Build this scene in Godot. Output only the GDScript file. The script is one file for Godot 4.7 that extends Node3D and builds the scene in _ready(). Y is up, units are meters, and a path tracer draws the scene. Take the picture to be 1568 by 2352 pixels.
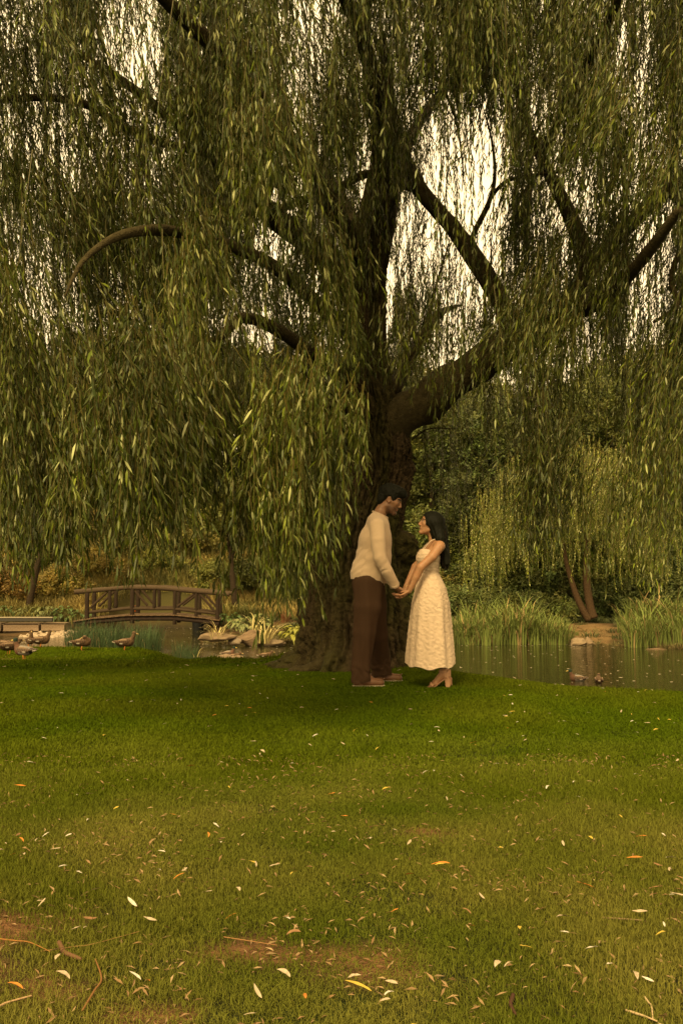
extends Node3D
# A weeping willow on a pond lawn, a couple under it, ducks and a log bridge behind.
# Metres, y up. The camera stands at (0, EYE, 0) and looks along -z; "d" below is distance along -z.

const EYE := 1.06
const LENS := 2288.0          # focal length in units of the layout grid (1568 wide, 2352 high)
const PITCH := 0.0541         # camera tilt upwards, radians
const WATER := -1.84

var rng := RandomNumberGenerator.new()
var n_soft := FastNoiseLite.new()
var n_fine := FastNoiseLite.new()
var n_ridge := FastNoiseLite.new()
var taken := {}

# ---------------------------------------------------------------- small helpers
func at(px: float, py: float, d: float) -> Vector3:
	var v := Vector3((px - 784.0) / LENS, (1176.0 - py) / LENS, -1.0).rotated(Vector3.RIGHT, PITCH)
	return Vector3(0, EYE, 0) + v * (d / -v.z)

func grid_of(p: Vector3) -> Vector2:
	var v := (p - Vector3(0, EYE, 0)).rotated(Vector3.RIGHT, -PITCH)
	if v.z > -0.2: return Vector2(-9999, -9999)
	return Vector2(784.0 + LENS * v.x / -v.z, 1176.0 - LENS * v.y / -v.z)

func rf(a: float, b: float) -> float: return rng.randf_range(a, b)

func curve(tab: Array, x: float) -> float:
	if x <= tab[0][0]: return tab[0][1]
	for i in range(1, tab.size()):
		if x <= tab[i][0]:
			var t: float = (x - tab[i - 1][0]) / (tab[i][0] - tab[i - 1][0])
			t = t * t * (3.0 - 2.0 * t) * 0.5 + t * 0.5
			return lerpf(tab[i - 1][1], tab[i][1], t)
	return tab[tab.size() - 1][1]

func numbered(called: String) -> String:
	if not taken.has(called):
		taken[called] = 0
		return called
	taken[called] += 1
	return "%s_%03d" % [called, taken[called]]

func tag(o: Node, label: String, category: String, group := "") -> Node:
	o.set_meta("label", label); o.set_meta("category", category)
	if group: o.set_meta("group", group)
	return o

func thing(called: String, label: String, category: String, pos := Vector3.ZERO, group := "") -> Node3D:
	var o := Node3D.new(); o.name = numbered(called); add_child(o); o.position = pos
	tag(o, label, category, group)
	return o

func part(called: String, mesh: Mesh, parent: Node, pos := Vector3.ZERO, rot := Vector3.ZERO) -> MeshInstance3D:
	var o := MeshInstance3D.new(); o.name = called; o.mesh = mesh; o.position = pos; o.rotation = rot
	parent.add_child(o, true)
	return o

func structure(called: String, mesh: Mesh) -> MeshInstance3D:
	var o := part(called, mesh, self); o.set_meta("kind", "structure")
	return o

func scatter(called: String, mesh: Mesh, xf: Array, cols: Array, parent: Node) -> MultiMeshInstance3D:
	var mm := MultiMesh.new(); mm.transform_format = MultiMesh.TRANSFORM_3D; mm.use_colors = true; mm.mesh = mesh
	mm.instance_count = xf.size()
	var b := PackedFloat32Array(); b.resize(xf.size() * 16)
	var k := 0
	for i in xf.size():
		var t: Transform3D = xf[i]; var c: Color = cols[i]
		b[k] = t.basis.x.x; b[k + 1] = t.basis.y.x; b[k + 2] = t.basis.z.x; b[k + 3] = t.origin.x
		b[k + 4] = t.basis.x.y; b[k + 5] = t.basis.y.y; b[k + 6] = t.basis.z.y; b[k + 7] = t.origin.y
		b[k + 8] = t.basis.x.z; b[k + 9] = t.basis.y.z; b[k + 10] = t.basis.z.z; b[k + 11] = t.origin.z
		b[k + 12] = c.r; b[k + 13] = c.g; b[k + 14] = c.b; b[k + 15] = 1.0
		k += 16
	mm.buffer = b
	var o := MultiMeshInstance3D.new(); o.name = called; o.multimesh = mm
	o.set_meta("kind", "stuff")
	parent.add_child(o, true)
	return o

# ---------------------------------------------------------------- mesh builder
class MB:
	var v := PackedVector3Array()
	var n := PackedVector3Array()
	var c := PackedColorArray()
	var uv := PackedVector2Array()
	var ix := PackedInt32Array()
	func vert(p: Vector3, col := Color.WHITE) -> int:
		v.append(p); c.append(col); return v.size() - 1
	func tri(a: int, b: int, d: int) -> void:
		ix.append(a); ix.append(b); ix.append(d)
	func quad(a: int, b: int, d: int, e: int) -> void:
		ix.append(a); ix.append(b); ix.append(d); ix.append(a); ix.append(d); ix.append(e)
	func add_mesh(o: MB, xf: Transform3D) -> void:
		var base := v.size()
		for i in o.v.size():
			v.append(xf * o.v[i]); c.append(o.c[i])
		for i in o.ix.size(): ix.append(base + o.ix[i])
	# a box whose edges are chamfered by b
	func box(ctr: Vector3, size: Vector3, basis := Basis.IDENTITY, b := 0.01, col := Color.WHITE) -> void:
		var h := size * 0.5
		b = minf(b, minf(h.x, minf(h.y, h.z)) * 0.45)
		var id := {}
		for sx in [-1, 1]:
			for sy in [-1, 1]:
				for sz in [-1, 1]:
					var s := Vector3(sx, sy, sz)
					var e := h * s
					id[[sx, sy, sz, 0]] = vert(ctr + basis * (e - Vector3(0, b * sy, b * sz)), col)
					id[[sx, sy, sz, 1]] = vert(ctr + basis * (e - Vector3(b * sx, 0, b * sz)), col)
					id[[sx, sy, sz, 2]] = vert(ctr + basis * (e - Vector3(b * sx, b * sy, 0)), col)
					if sx * sy * sz > 0: tri(id[[sx, sy, sz, 0]], id[[sx, sy, sz, 2]], id[[sx, sy, sz, 1]])
					else: tri(id[[sx, sy, sz, 0]], id[[sx, sy, sz, 1]], id[[sx, sy, sz, 2]])
		for a in 3:
			var u := (a + 1) % 3
			var w := (a + 2) % 3
			for s in [-1, 1]:
				var q := []
				for k in [[-1, -1], [1, -1], [1, 1], [-1, 1]]:
					var key := [0, 0, 0, a]
					key[a] = s; key[u] = k[0]; key[w] = k[1]
					q.append(id[key])
				if s > 0: quad(q[0], q[3], q[2], q[1])
				else: quad(q[0], q[1], q[2], q[3])
			for s1 in [-1, 1]:
				for s2 in [-1, 1]:
					var k1 := [0, 0, 0, u]; var k2 := [0, 0, 0, u]; var k3 := [0, 0, 0, w]; var k4 := [0, 0, 0, w]
					k1[a] = -1; k1[u] = s1; k1[w] = s2
					k2[a] = 1; k2[u] = s1; k2[w] = s2
					k3[a] = 1; k3[u] = s1; k3[w] = s2
					k4[a] = -1; k4[u] = s1; k4[w] = s2
					if s1 * s2 > 0: quad(id[k1], id[k4], id[k3], id[k2])
					else: quad(id[k1], id[k2], id[k3], id[k4])

func commit(m: MB, mat: Material, flat := false) -> ArrayMesh:
	var a := []
	a.resize(Mesh.ARRAY_MAX)
	if flat:
		var fv := PackedVector3Array(); var fn := PackedVector3Array(); var fc := PackedColorArray()
		for t in range(0, m.ix.size(), 3):
			var p := m.v[m.ix[t]]; var q := m.v[m.ix[t + 1]]; var r := m.v[m.ix[t + 2]]
			var nn := (r - p).cross(q - p).normalized()
			fv.append(p); fv.append(q); fv.append(r)
			fn.append(nn); fn.append(nn); fn.append(nn)
			fc.append(m.c[m.ix[t]]); fc.append(m.c[m.ix[t + 1]]); fc.append(m.c[m.ix[t + 2]])
		a[Mesh.ARRAY_VERTEX] = fv; a[Mesh.ARRAY_NORMAL] = fn; a[Mesh.ARRAY_COLOR] = fc
	else:
		a[Mesh.ARRAY_VERTEX] = m.v; a[Mesh.ARRAY_COLOR] = m.c; a[Mesh.ARRAY_INDEX] = m.ix
		if m.uv.size() == m.v.size(): a[Mesh.ARRAY_TEX_UV] = m.uv
		if m.n.size() == m.v.size():
			a[Mesh.ARRAY_NORMAL] = m.n
		else:
			var acc := PackedVector3Array(); acc.resize(m.v.size())
			for t in range(0, m.ix.size(), 3):
				var i0 := m.ix[t]; var i1 := m.ix[t + 1]; var i2 := m.ix[t + 2]
				var nn := (m.v[i2] - m.v[i0]).cross(m.v[i1] - m.v[i0])
				acc[i0] += nn; acc[i1] += nn; acc[i2] += nn
			for i in acc.size(): acc[i] = acc[i].normalized()
			a[Mesh.ARRAY_NORMAL] = acc
	var am := ArrayMesh.new()
	am.add_surface_from_arrays(Mesh.PRIMITIVE_TRIANGLES, a)
	am.surface_set_material(0, mat)
	return am

# a smooth path through points; radii interpolated with it
func spline(pts: Array, radii: Array, per := 6) -> Array:
	var op := []; var orr := []
	for i in pts.size() - 1:
		var p0: Vector3 = pts[maxi(i - 1, 0)]; var p1: Vector3 = pts[i]; var p2: Vector3 = pts[i + 1]; var p3: Vector3 = pts[mini(i + 2, pts.size() - 1)]
		for k in per:
			var t := float(k) / per
			op.append(p1.cubic_interpolate(p2, p0, p3, t))
			orr.append(lerpf(radii[i], radii[i + 1], t))
	op.append(pts[pts.size() - 1]); orr.append(radii[radii.size() - 1])
	return [op, orr]

func tube(m: MB, pts: Array, radii: Array, sides := 8, col := Color.WHITE, rough := 0.0, freq := 8.0, caps := true, flatz := 1.0) -> void:
	var cnt := pts.size()
	var dir: Vector3 = (pts[1] - pts[0]).normalized()
	var u := dir.cross(Vector3(0.31, 0.2, 0.93)).normalized()
	var base := m.v.size()
	for i in cnt:
		var a: Vector3 = pts[maxi(i - 1, 0)]; var b: Vector3 = pts[mini(i + 1, cnt - 1)]
		dir = (b - a).normalized()
		u = (u - dir * u.dot(dir)).normalized()
		var w := dir.cross(u)
		for s in sides:
			var th := TAU * s / sides
			var o := u * cos(th) + w * sin(th) * flatz
			var r: float = radii[i]
			if rough > 0.0:
				var q: Vector3 = pts[i] + o * r
				r *= 1.0 + rough * n_fine.get_noise_3d(q.x * freq * 4.0, q.y * freq * 1.3, q.z * freq * 4.0) + rough * 0.8 * n_soft.get_noise_3d(q.x * freq, q.y * freq, q.z * freq)
			m.vert(pts[i] + o * r, col)
	for i in cnt - 1:
		for s in sides:
			var s2 := (s + 1) % sides
			m.quad(base + i * sides + s, base + (i + 1) * sides + s, base + (i + 1) * sides + s2, base + i * sides + s2)
	if caps:
		var c0 := m.vert(pts[0], col); var c1 := m.vert(pts[cnt - 1], col)
		for s in sides:
			var s2 := (s + 1) % sides
			m.tri(c0, base + s, base + s2)
			m.tri(c1, base + (cnt - 1) * sides + s2, base + (cnt - 1) * sides + s)

# ---------------------------------------------------------------- implicit surfaces (bodies, clothes, ducks, stones)
class Field:
	var lo: Vector3
	var h: float
	var nx: int
	var ny: int
	var nz: int
	var f := PackedFloat32Array()
	func _init(a: Vector3, b: Vector3, cell: float) -> void:
		lo = a; h = cell
		nx = int((b.x - a.x) / cell) + 2; ny = int((b.y - a.y) / cell) + 2; nz = int((b.z - a.z) / cell) + 2
		f.resize(nx * ny * nz); f.fill(1.0)
	# tapered capsule; zs stretches it along z; neg carves instead of adding
	func cone(a: Vector3, b: Vector3, ra: float, rb: float, k := 0.02, zs := 1.0, neg := false) -> void:
		var rm := maxf(ra, rb) + k + h * 2.0
		var mn := Vector3(minf(a.x, b.x) - rm, minf(a.y, b.y) - rm, minf(a.z, b.z) - rm * maxf(zs, 1.0))
		var mx := Vector3(maxf(a.x, b.x) + rm, maxf(a.y, b.y) + rm, maxf(a.z, b.z) + rm * maxf(zs, 1.0))
		var i0 := maxi(0, int((mn.x - lo.x) / h)); var i1 := mini(nx - 1, int((mx.x - lo.x) / h) + 1)
		var j0 := maxi(0, int((mn.y - lo.y) / h)); var j1 := mini(ny - 1, int((mx.y - lo.y) / h) + 1)
		var k0 := maxi(0, int((mn.z - lo.z) / h)); var k1 := mini(nz - 1, int((mx.z - lo.z) / h) + 1)
		var ba := b - a; ba.z /= zs
		var l2 := maxf(ba.dot(ba), 1e-9)
		var dr := rb - ra
		var zc := minf(1.0, zs) if zs < 1.0 else 1.0
		for kz in range(k0, k1 + 1):
			for j in range(j0, j1 + 1):
				var row := (kz * ny + j) * nx
				for i in range(i0, i1 + 1):
					var p := Vector3(lo.x + i * h - a.x, lo.y + j * h - a.y, (lo.z + kz * h - a.z) / zs)
					var t := clampf(p.dot(ba) / l2, 0.0, 1.0)
					var d := ((p - ba * t).length() - ra - dr * t) * zc
					var g := f[row + i]
					if neg:
						d = -d
						var e := maxf(k - absf(g - d), 0.0)
						f[row + i] = maxf(g, d) + e * e / (4.0 * k)
					else:
						var e := maxf(k - absf(g - d), 0.0)
						f[row + i] = minf(g, d) - e * e / (4.0 * k)
	# ellipsoid turned by basis q
	func ell(ctr: Vector3, r: Vector3, k := 0.02, q := Basis.IDENTITY, neg := false) -> void:
		var rm := maxf(r.x, maxf(r.y, r.z)) + k + h * 2.0
		var i0 := maxi(0, int((ctr.x - rm - lo.x) / h)); var i1 := mini(nx - 1, int((ctr.x + rm - lo.x) / h) + 1)
		var j0 := maxi(0, int((ctr.y - rm - lo.y) / h)); var j1 := mini(ny - 1, int((ctr.y + rm - lo.y) / h) + 1)
		var k0 := maxi(0, int((ctr.z - rm - lo.z) / h)); var k1 := mini(nz - 1, int((ctr.z + rm - lo.z) / h) + 1)
		var qi := q.transposed()
		for kz in range(k0, k1 + 1):
			for j in range(j0, j1 + 1):
				var row := (kz * ny + j) * nx
				for i in range(i0, i1 + 1):
					var p := qi * Vector3(lo.x + i * h - ctr.x, lo.y + j * h - ctr.y, lo.z + kz * h - ctr.z)
					var s := Vector3(p.x / r.x, p.y / r.y, p.z / r.z)
					var s2 := Vector3(s.x / r.x, s.y / r.y, s.z / r.z)
					var l := s.length()
					var d := l * (l - 1.0) / maxf(s2.length(), 1e-6)
					var g := f[row + i]
					if neg:
						d = -d
						var e := maxf(k - absf(g - d), 0.0)
						f[row + i] = maxf(g, d) + e * e / (4.0 * k)
					else:
						var e := maxf(k - absf(g - d), 0.0)
						f[row + i] = minf(g, d) - e * e / (4.0 * k)
	# keep only what lies behind the plane
	func cut(nrm: Vector3, pt: Vector3) -> void:
		nrm = nrm.normalized()
		for kz in nz:
			for j in ny:
				var row := (kz * ny + j) * nx
				for i in nx:
					var d := nrm.dot(Vector3(lo.x + i * h, lo.y + j * h, lo.z + kz * h) - pt)
					if d > f[row + i]: f[row + i] = d
	func mesh(out: MB, col := Color.WHITE) -> void:
		var id := PackedInt32Array(); id.resize(nx * ny * nz); id.fill(-1)
		var sy := nx; var sz := nx * ny
		for kz in nz - 1:
			for j in ny - 1:
				var row := (kz * ny + j) * nx
				for i in nx - 1:
					var o := row + i
					var a0 := f[o]; var a1 := f[o + 1]; var a2 := f[o + sy]; var a3 := f[o + sy + 1]
					var a4 := f[o + sz]; var a5 := f[o + sz + 1]; var a6 := f[o + sz + sy]; var a7 := f[o + sz + sy + 1]
					var cnt := int(a0 < 0) + int(a1 < 0) + int(a2 < 0) + int(a3 < 0) + int(a4 < 0) + int(a5 < 0) + int(a6 < 0) + int(a7 < 0)
					if cnt == 0 or cnt == 8: continue
					var s := Vector3.ZERO; var m := 0
					if (a0 < 0) != (a1 < 0): s += Vector3(a0 / (a0 - a1), 0, 0); m += 1
					if (a2 < 0) != (a3 < 0): s += Vector3(a2 / (a2 - a3), 1, 0); m += 1
					if (a4 < 0) != (a5 < 0): s += Vector3(a4 / (a4 - a5), 0, 1); m += 1
					if (a6 < 0) != (a7 < 0): s += Vector3(a6 / (a6 - a7), 1, 1); m += 1
					if (a0 < 0) != (a2 < 0): s += Vector3(0, a0 / (a0 - a2), 0); m += 1
					if (a1 < 0) != (a3 < 0): s += Vector3(1, a1 / (a1 - a3), 0); m += 1
					if (a4 < 0) != (a6 < 0): s += Vector3(0, a4 / (a4 - a6), 1); m += 1
					if (a5 < 0) != (a7 < 0): s += Vector3(1, a5 / (a5 - a7), 1); m += 1
					if (a0 < 0) != (a4 < 0): s += Vector3(0, 0, a0 / (a0 - a4)); m += 1
					if (a1 < 0) != (a5 < 0): s += Vector3(1, 0, a1 / (a1 - a5)); m += 1
					if (a2 < 0) != (a6 < 0): s += Vector3(0, 1, a2 / (a2 - a6)); m += 1
					if (a3 < 0) != (a7 < 0): s += Vector3(1, 1, a3 / (a3 - a7)); m += 1
					s /= m
					id[o] = out.vert(lo + (Vector3(i, j, kz) + s) * h, col)
		for kz in range(1, nz - 1):
			for j in range(1, ny - 1):
				var row := (kz * ny + j) * nx
				for i in range(1, nx - 1):
					var o := row + i
					var a := f[o] < 0
					var bx := f[o + 1] < 0; var by := f[o + sy] < 0; var bz := f[o + sz] < 0
					if a != bx:
						if a: out.quad(id[o - sy - sz], id[o - sy], id[o], id[o - sz])
						else: out.quad(id[o - sy - sz], id[o - sz], id[o], id[o - sy])
					if a != by:
						if a: out.quad(id[o - 1 - sz], id[o - sz], id[o], id[o - 1])
						else: out.quad(id[o - 1 - sz], id[o - 1], id[o], id[o - sz])
					if a != bz:
						if a: out.quad(id[o - 1 - sy], id[o - 1], id[o], id[o - sy])
						else: out.quad(id[o - 1 - sy], id[o - sy], id[o], id[o - 1])

# push vertices along their normals by a noise
func ruffle(m: MB, amp: float, fx: float, fy: float, fz: float, noise: FastNoiseLite) -> void:
	var acc := PackedVector3Array(); acc.resize(m.v.size())
	for t in range(0, m.ix.size(), 3):
		var i0 := m.ix[t]; var i1 := m.ix[t + 1]; var i2 := m.ix[t + 2]
		var nn := (m.v[i2] - m.v[i0]).cross(m.v[i1] - m.v[i0])
		acc[i0] += nn; acc[i1] += nn; acc[i2] += nn
	for i in m.v.size():
		var p := m.v[i]
		m.v[i] = p + acc[i].normalized() * (amp * noise.get_noise_3d(p.x * fx, p.y * fy, p.z * fz))

# ---------------------------------------------------------------- materials
var mats := {}
func lin(r: float, g: float, b: float) -> Color: return Color(r, g, b).linear_to_srgb()

func mat(called: String, col: Color, rough := 0.9, spec := 0.5, vertex := true) -> StandardMaterial3D:
	if mats.has(called): return mats[called]
	var m := StandardMaterial3D.new()
	m.resource_name = called
	m.albedo_color = col; m.roughness = rough; m.metallic_specular = spec
	m.vertex_color_use_as_albedo = vertex
	m.cull_mode = BaseMaterial3D.CULL_DISABLED
	mats[called] = m
	return m

# grey noise picture for colour or relief: two layers of noise, values between lo and hi
func noise_tex(size: int, f1: float, f2: float, lo: float, hi: float, seed_: int, tint_a := Color.BLACK, tint_b := Color.WHITE, kind := FastNoiseLite.TYPE_SIMPLEX_SMOOTH) -> ImageTexture:
	var n := FastNoiseLite.new(); n.seed = seed_; n.noise_type = kind; n.frequency = f1; n.fractal_octaves = 4
	var n2 := FastNoiseLite.new(); n2.seed = seed_ + 7; n2.frequency = f2; n2.fractal_octaves = 2
	var a := n.get_seamless_image(size, size).get_data()
	var b := n2.get_seamless_image(size, size).get_data()
	var out := PackedByteArray(); out.resize(size * size * 3)
	for i in size * size:
		var t := lerpf(lo, hi, clampf(a[i] / 255.0 * 0.6 + b[i] / 255.0 * 0.4, 0, 1))
		var c := tint_a.lerp(tint_b, t)
		out[i * 3] = int(c.r * 255); out[i * 3 + 1] = int(c.g * 255); out[i * 3 + 2] = int(c.b * 255)
	var im := Image.create_from_data(size, size, false, Image.FORMAT_RGB8, out)
	im.generate_mipmaps()
	return ImageTexture.create_from_image(im)

func grain(m: StandardMaterial3D, tex: Texture2D, scale: float, relief: Texture2D = null, cm := 0.0) -> StandardMaterial3D:
	m.albedo_texture = tex
	m.uv1_triplanar = true; m.uv1_scale = Vector3.ONE * scale
	if relief:
		m.heightmap_enabled = true; m.heightmap_texture = relief; m.heightmap_scale = cm
	return m

# ---------------------------------------------------------------- the lie of the land
const CREST := [[-9.0, 22.6], [-4.6, 22.0], [-2.6, 17.6], [-1.0, 13.6], [0.2, 12.2], [1.35, 9.3], [2.1, 8.35], [3.0, 8.0], [7.0, 7.4]]
const LAWN_LEFT := [[0.0, 0.0], [8.8, 0.0], [11.0, -0.07], [14.0, -0.33], [18.5, -0.70], [21.0, -0.78], [24.0, -0.82]]
const FAR_SHORE := [[-40.0, 40.0], [-11.3, 40.6], [-10.6, 47.0], [-6.4, 47.0], [-5.5, 37.6], [-1.0, 36.6], [4.0, 37.6], [8.0, 37.2], [12.0, 35.2], [40.0, 32.0]]
const BARE := [[-0.98, 2.98, 0.17], [-0.22, 2.82, 0.15], [0.08, 2.72, 0.12], [-1.02, 2.72, 0.13], [-0.75, 2.60, 0.10], [-0.45, 2.42, 0.09], [-6.9, 18.9, 1.3], [0.95, 2.55, 0.09], [1.15, 3.1, 0.12], [0.35, 4.0, 0.1]]

func ss(a: float, b: float, x: float) -> float:
	var t := clampf((x - a) / (b - a), 0.0, 1.0)
	return t * t * (3.0 - 2.0 * t)

func ground(x: float, d: float) -> float:
	var shore := curve(FAR_SHORE, x) + 0.5 * n_soft.get_noise_2d(x * 5.0, 300.0)
	if d < 30.0:
		var d0 := curve(CREST, x)
		var dd := minf(d, d0)
		var y := curve(LAWN_LEFT, dd) * (1.0 - ss(-1.8, 0.8, x))
		y += 0.012 * n_soft.get_noise_2d(x * 14.0, d * 14.0) * ss(2.0, 5.0, absf(x - 0.5) + absf(d - 8.9))
		if d > d0:
			var e := d - d0
			y -= (0.20 if x > -1.5 else 0.26) * e * e / (e + 1.5)
		return maxf(y, -2.6)
	var hill := 1.0 - ss(-2.0, 9.0, x)
	var b := d - shore
	if b < 0.0: return maxf(-2.6, -1.9 + b * 0.35)
	var y2 := -1.9 + 0.75 * ss(0.0, lerpf(4.2, 5.5, hill), b) * lerpf(0.72, 1.0, hill)
	y2 += maxf(0.0, d - 45.0) * lerpf(0.045, 0.235, hill) * (1.0 - 0.4 * ss(60.0, 140.0, d))
	y2 += 0.10 * n_soft.get_noise_2d(x * 6.0, d * 6.0) * ss(0.0, 1.5, b) + 0.6 * n_soft.get_noise_2d(x * 1.2, d * 1.2) * ss(48.0, 60.0, d)
	return y2

func on_ground(x: float, d: float, up := 0.0) -> Vector3: return Vector3(x, ground(x, d) + up, -d)

# 1 where the lawn is worn bare
func bare(x: float, d: float) -> float:
	var r := 0.0
	for p in BARE:
		var q: float = Vector2((x - p[0]) / (p[2] * 1.5), (d - p[1]) / p[2]).length() + 0.7 * n_fine.get_noise_2d(x * 60.0, d * 60.0)
		r = maxf(r, 1.0 - ss(0.5, 1.2, q))
	return r

func build_light() -> void:
	var cam := Camera3D.new(); cam.name = "camera"
	cam.fov = rad_to_deg(2.0 * atan(1176.0 / LENS)); cam.near = 0.05; cam.far = 600.0
	cam.position = Vector3(0, EYE, 0); cam.rotation = Vector3(PITCH, 0, 0)
	add_child(cam); cam.current = true
	var sky := ProceduralSkyMaterial.new()
	sky.sky_top_color = lin(1.0, 0.745, 0.39); sky.sky_horizon_color = lin(0.92, 0.69, 0.365)
	sky.sky_curve = 0.25; sky.sky_energy_multiplier = 0.8
	sky.ground_horizon_color = lin(0.10, 0.075, 0.03); sky.ground_bottom_color = lin(0.06, 0.05, 0.02); sky.ground_energy_multiplier = 1.0
	sky.sun_angle_max = 1.0
	var s := Sky.new(); s.sky_material = sky
	var env := Environment.new()
	env.background_mode = Environment.BG_SKY; env.sky = s
	env.background_energy_multiplier = 1.0
	env.tonemap_mode = Environment.TONE_MAPPER_LINEAR
	env.tonemap_exposure = 3.75
	env.sdfgi_enabled = true; env.ssao_enabled = true; env.ssil_enabled = true
	var we := WorldEnvironment.new(); we.name = "environment"; we.environment = env; add_child(we)
	# pale overcast sun, high behind the camera's left shoulder, very soft
	var sun := DirectionalLight3D.new(); sun.name = "sun"
	sun.light_color = lin(1.0, 0.76, 0.38); sun.light_energy = 0.5; sun.light_angular_distance = 25.0; sun.shadow_enabled = true
	sun.basis = Basis.looking_at(Vector3(0.35, -0.75, -0.75))
	add_child(sun)

func build_ground() -> void:
	var m := MB.new()
	var ds := [-8.0, -4.0, -1.0, 0.5]
	var d := 1.2
	while d < 26.0:
		ds.append(d); d += 0.10 + d * 0.012
	while d < 60.0:
		ds.append(d); d += 0.42
	while d < 260.0:
		ds.append(d); d *= 1.07
	var cols := 150
	var soil := Color(0.045, 0.036, 0.016); var green := Color(0.032, 0.045, 0.010)  # green is kept dark: shade between the grass blades painted into the ground
	for dd in ds:
		var wide := 6.0 + maxf(dd, 0.0) * 0.95
		for i in cols + 1:
			var s := (float(i) / cols) * 2.0 - 1.0
			var x: float = wide * (0.55 * s + 0.45 * s * s * s)
			var y := ground(x, dd)
			var c := green
			if dd < 30.0:
				c = green.lerp(soil, 0.35 + 0.5 * n_soft.get_noise_2d(x * 30.0, dd * 30.0))
				c = c.lerp(Color(0.20, 0.105, 0.045), bare(x, dd))
				if y < -1.5: c = Color(0.05, 0.04, 0.025)
			else:
				var b: float = dd - curve(FAR_SHORE, x)
				c = Color(0.10, 0.075, 0.035).lerp(Color(0.17, 0.10, 0.045), clampf(0.5 + n_soft.get_noise_2d(x * 22.0, dd * 22.0), 0, 1))
				if x > -4.5 and x < 14.0:
					# trodden sandy clearing between the reeds
					var q := Vector2((x - 9.4) / 2.0, (dd - 39.6) / 2.6).length() + 0.35 * n_soft.get_noise_2d(x * 14.0, dd * 14.0)
					c = c.lerp(Color(0.30, 0.19, 0.085) * (1.0 + 0.5 * n_fine.get_noise_2d(x * 40.0, dd * 40.0)), 1.0 - ss(0.6, 1.15, q))
				c = c.lerp(Color(0.10, 0.09, 0.028), ss(44.0, 50.0, dd) * (1.0 - ss(-2.0, 9.0, x)))
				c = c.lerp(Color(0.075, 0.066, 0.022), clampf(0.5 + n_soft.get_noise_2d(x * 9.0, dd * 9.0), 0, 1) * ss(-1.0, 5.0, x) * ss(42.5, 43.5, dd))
				if b < 0.0: c = Color(0.04, 0.035, 0.02)
			m.vert(Vector3(x, y, -dd), c)
	for j in ds.size() - 1:
		for i in cols:
			var o := j * (cols + 1) + i
			m.quad(o, o + cols + 1, o + cols + 2, o + 1)
	var gm := mat("soil", Color.WHITE, 0.95, 0.2)
	grain(gm, noise_tex(512, 0.02, 0.09, 0.0, 1.0, 3, Color(0.55, 0.55, 0.55), Color(1, 1, 1)), 1.7, noise_tex(512, 0.03, 0.12, 0, 1, 5), 1.5)
	gm.uv1_world_triplanar = true
	structure("ground", commit(m, gm))
	# the pond
	var w := MB.new()
	var nw := 2
	w.vert(Vector3(-70, WATER, -16)); w.vert(Vector3(70, WATER, -16)); w.vert(Vector3(70, WATER, -60)); w.vert(Vector3(-70, WATER, -60))
	w.quad(0, 3, 2, 1)
	var wm := mat("pond_water", lin(0.020, 0.019, 0.006), 0.03, 0.5, false)
	wm.uv1_triplanar = true; wm.uv1_world_triplanar = true; wm.uv1_scale = Vector3(0.13, 0.3, 0.62)
	wm.heightmap_enabled = true; wm.heightmap_texture = noise_tex(512, 0.016, 0.05, 0, 1, 11); wm.heightmap_scale = 0.8
	structure("pond_water", commit(w, wm))

# ---------------------------------------------------------------- grass
func blade_patch(count: int, radius: float, hmin: float, hmax: float, width: float, dry: float) -> MB:
	var m := MB.new()
	for i in count:
		var a := rf(0, TAU); var r := radius * sqrt(rng.randf())
		var p := Vector3(cos(a) * r, -0.004, sin(a) * r)
		var hh := rf(hmin, hmax); var w := width * rf(0.6, 1.2)
		var t := rf(0, TAU); var lean := rf(0.1, 1.1) * hh
		var side := Vector3(cos(t), 0, sin(t)) * w * 0.5
		var ln := Vector3(cos(t + 1.4 + rf(-0.5, 0.5)), 0, sin(t + 1.4 + rf(-0.5, 0.5))) * lean
		var c := Color(1, 1, 1) * rf(0.65, 1.25)
		if rng.randf() < dry: c = Color(2.1, 1.35, 3.0) * rf(0.7, 1.4)
		elif rng.randf() < 0.25: c = Color(1.35, 1.15, 0.9) * rf(0.8, 1.2)
		c.a = 1
		var b0 := m.vert(p - side, c); var b1 := m.vert(p + side, c)
		var q := p + Vector3(0, hh * 0.62, 0) + ln * 0.35
		var c0 := m.vert(q - side * 0.75, c); var c1 := m.vert(q + side * 0.75, c)
		var tip := m.vert(p + Vector3(0, hh * rf(0.75, 1.0), 0) + ln, c)
		m.quad(b0, c0, c1, b1); m.tri(c0, tip, c1)
	return m

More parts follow.
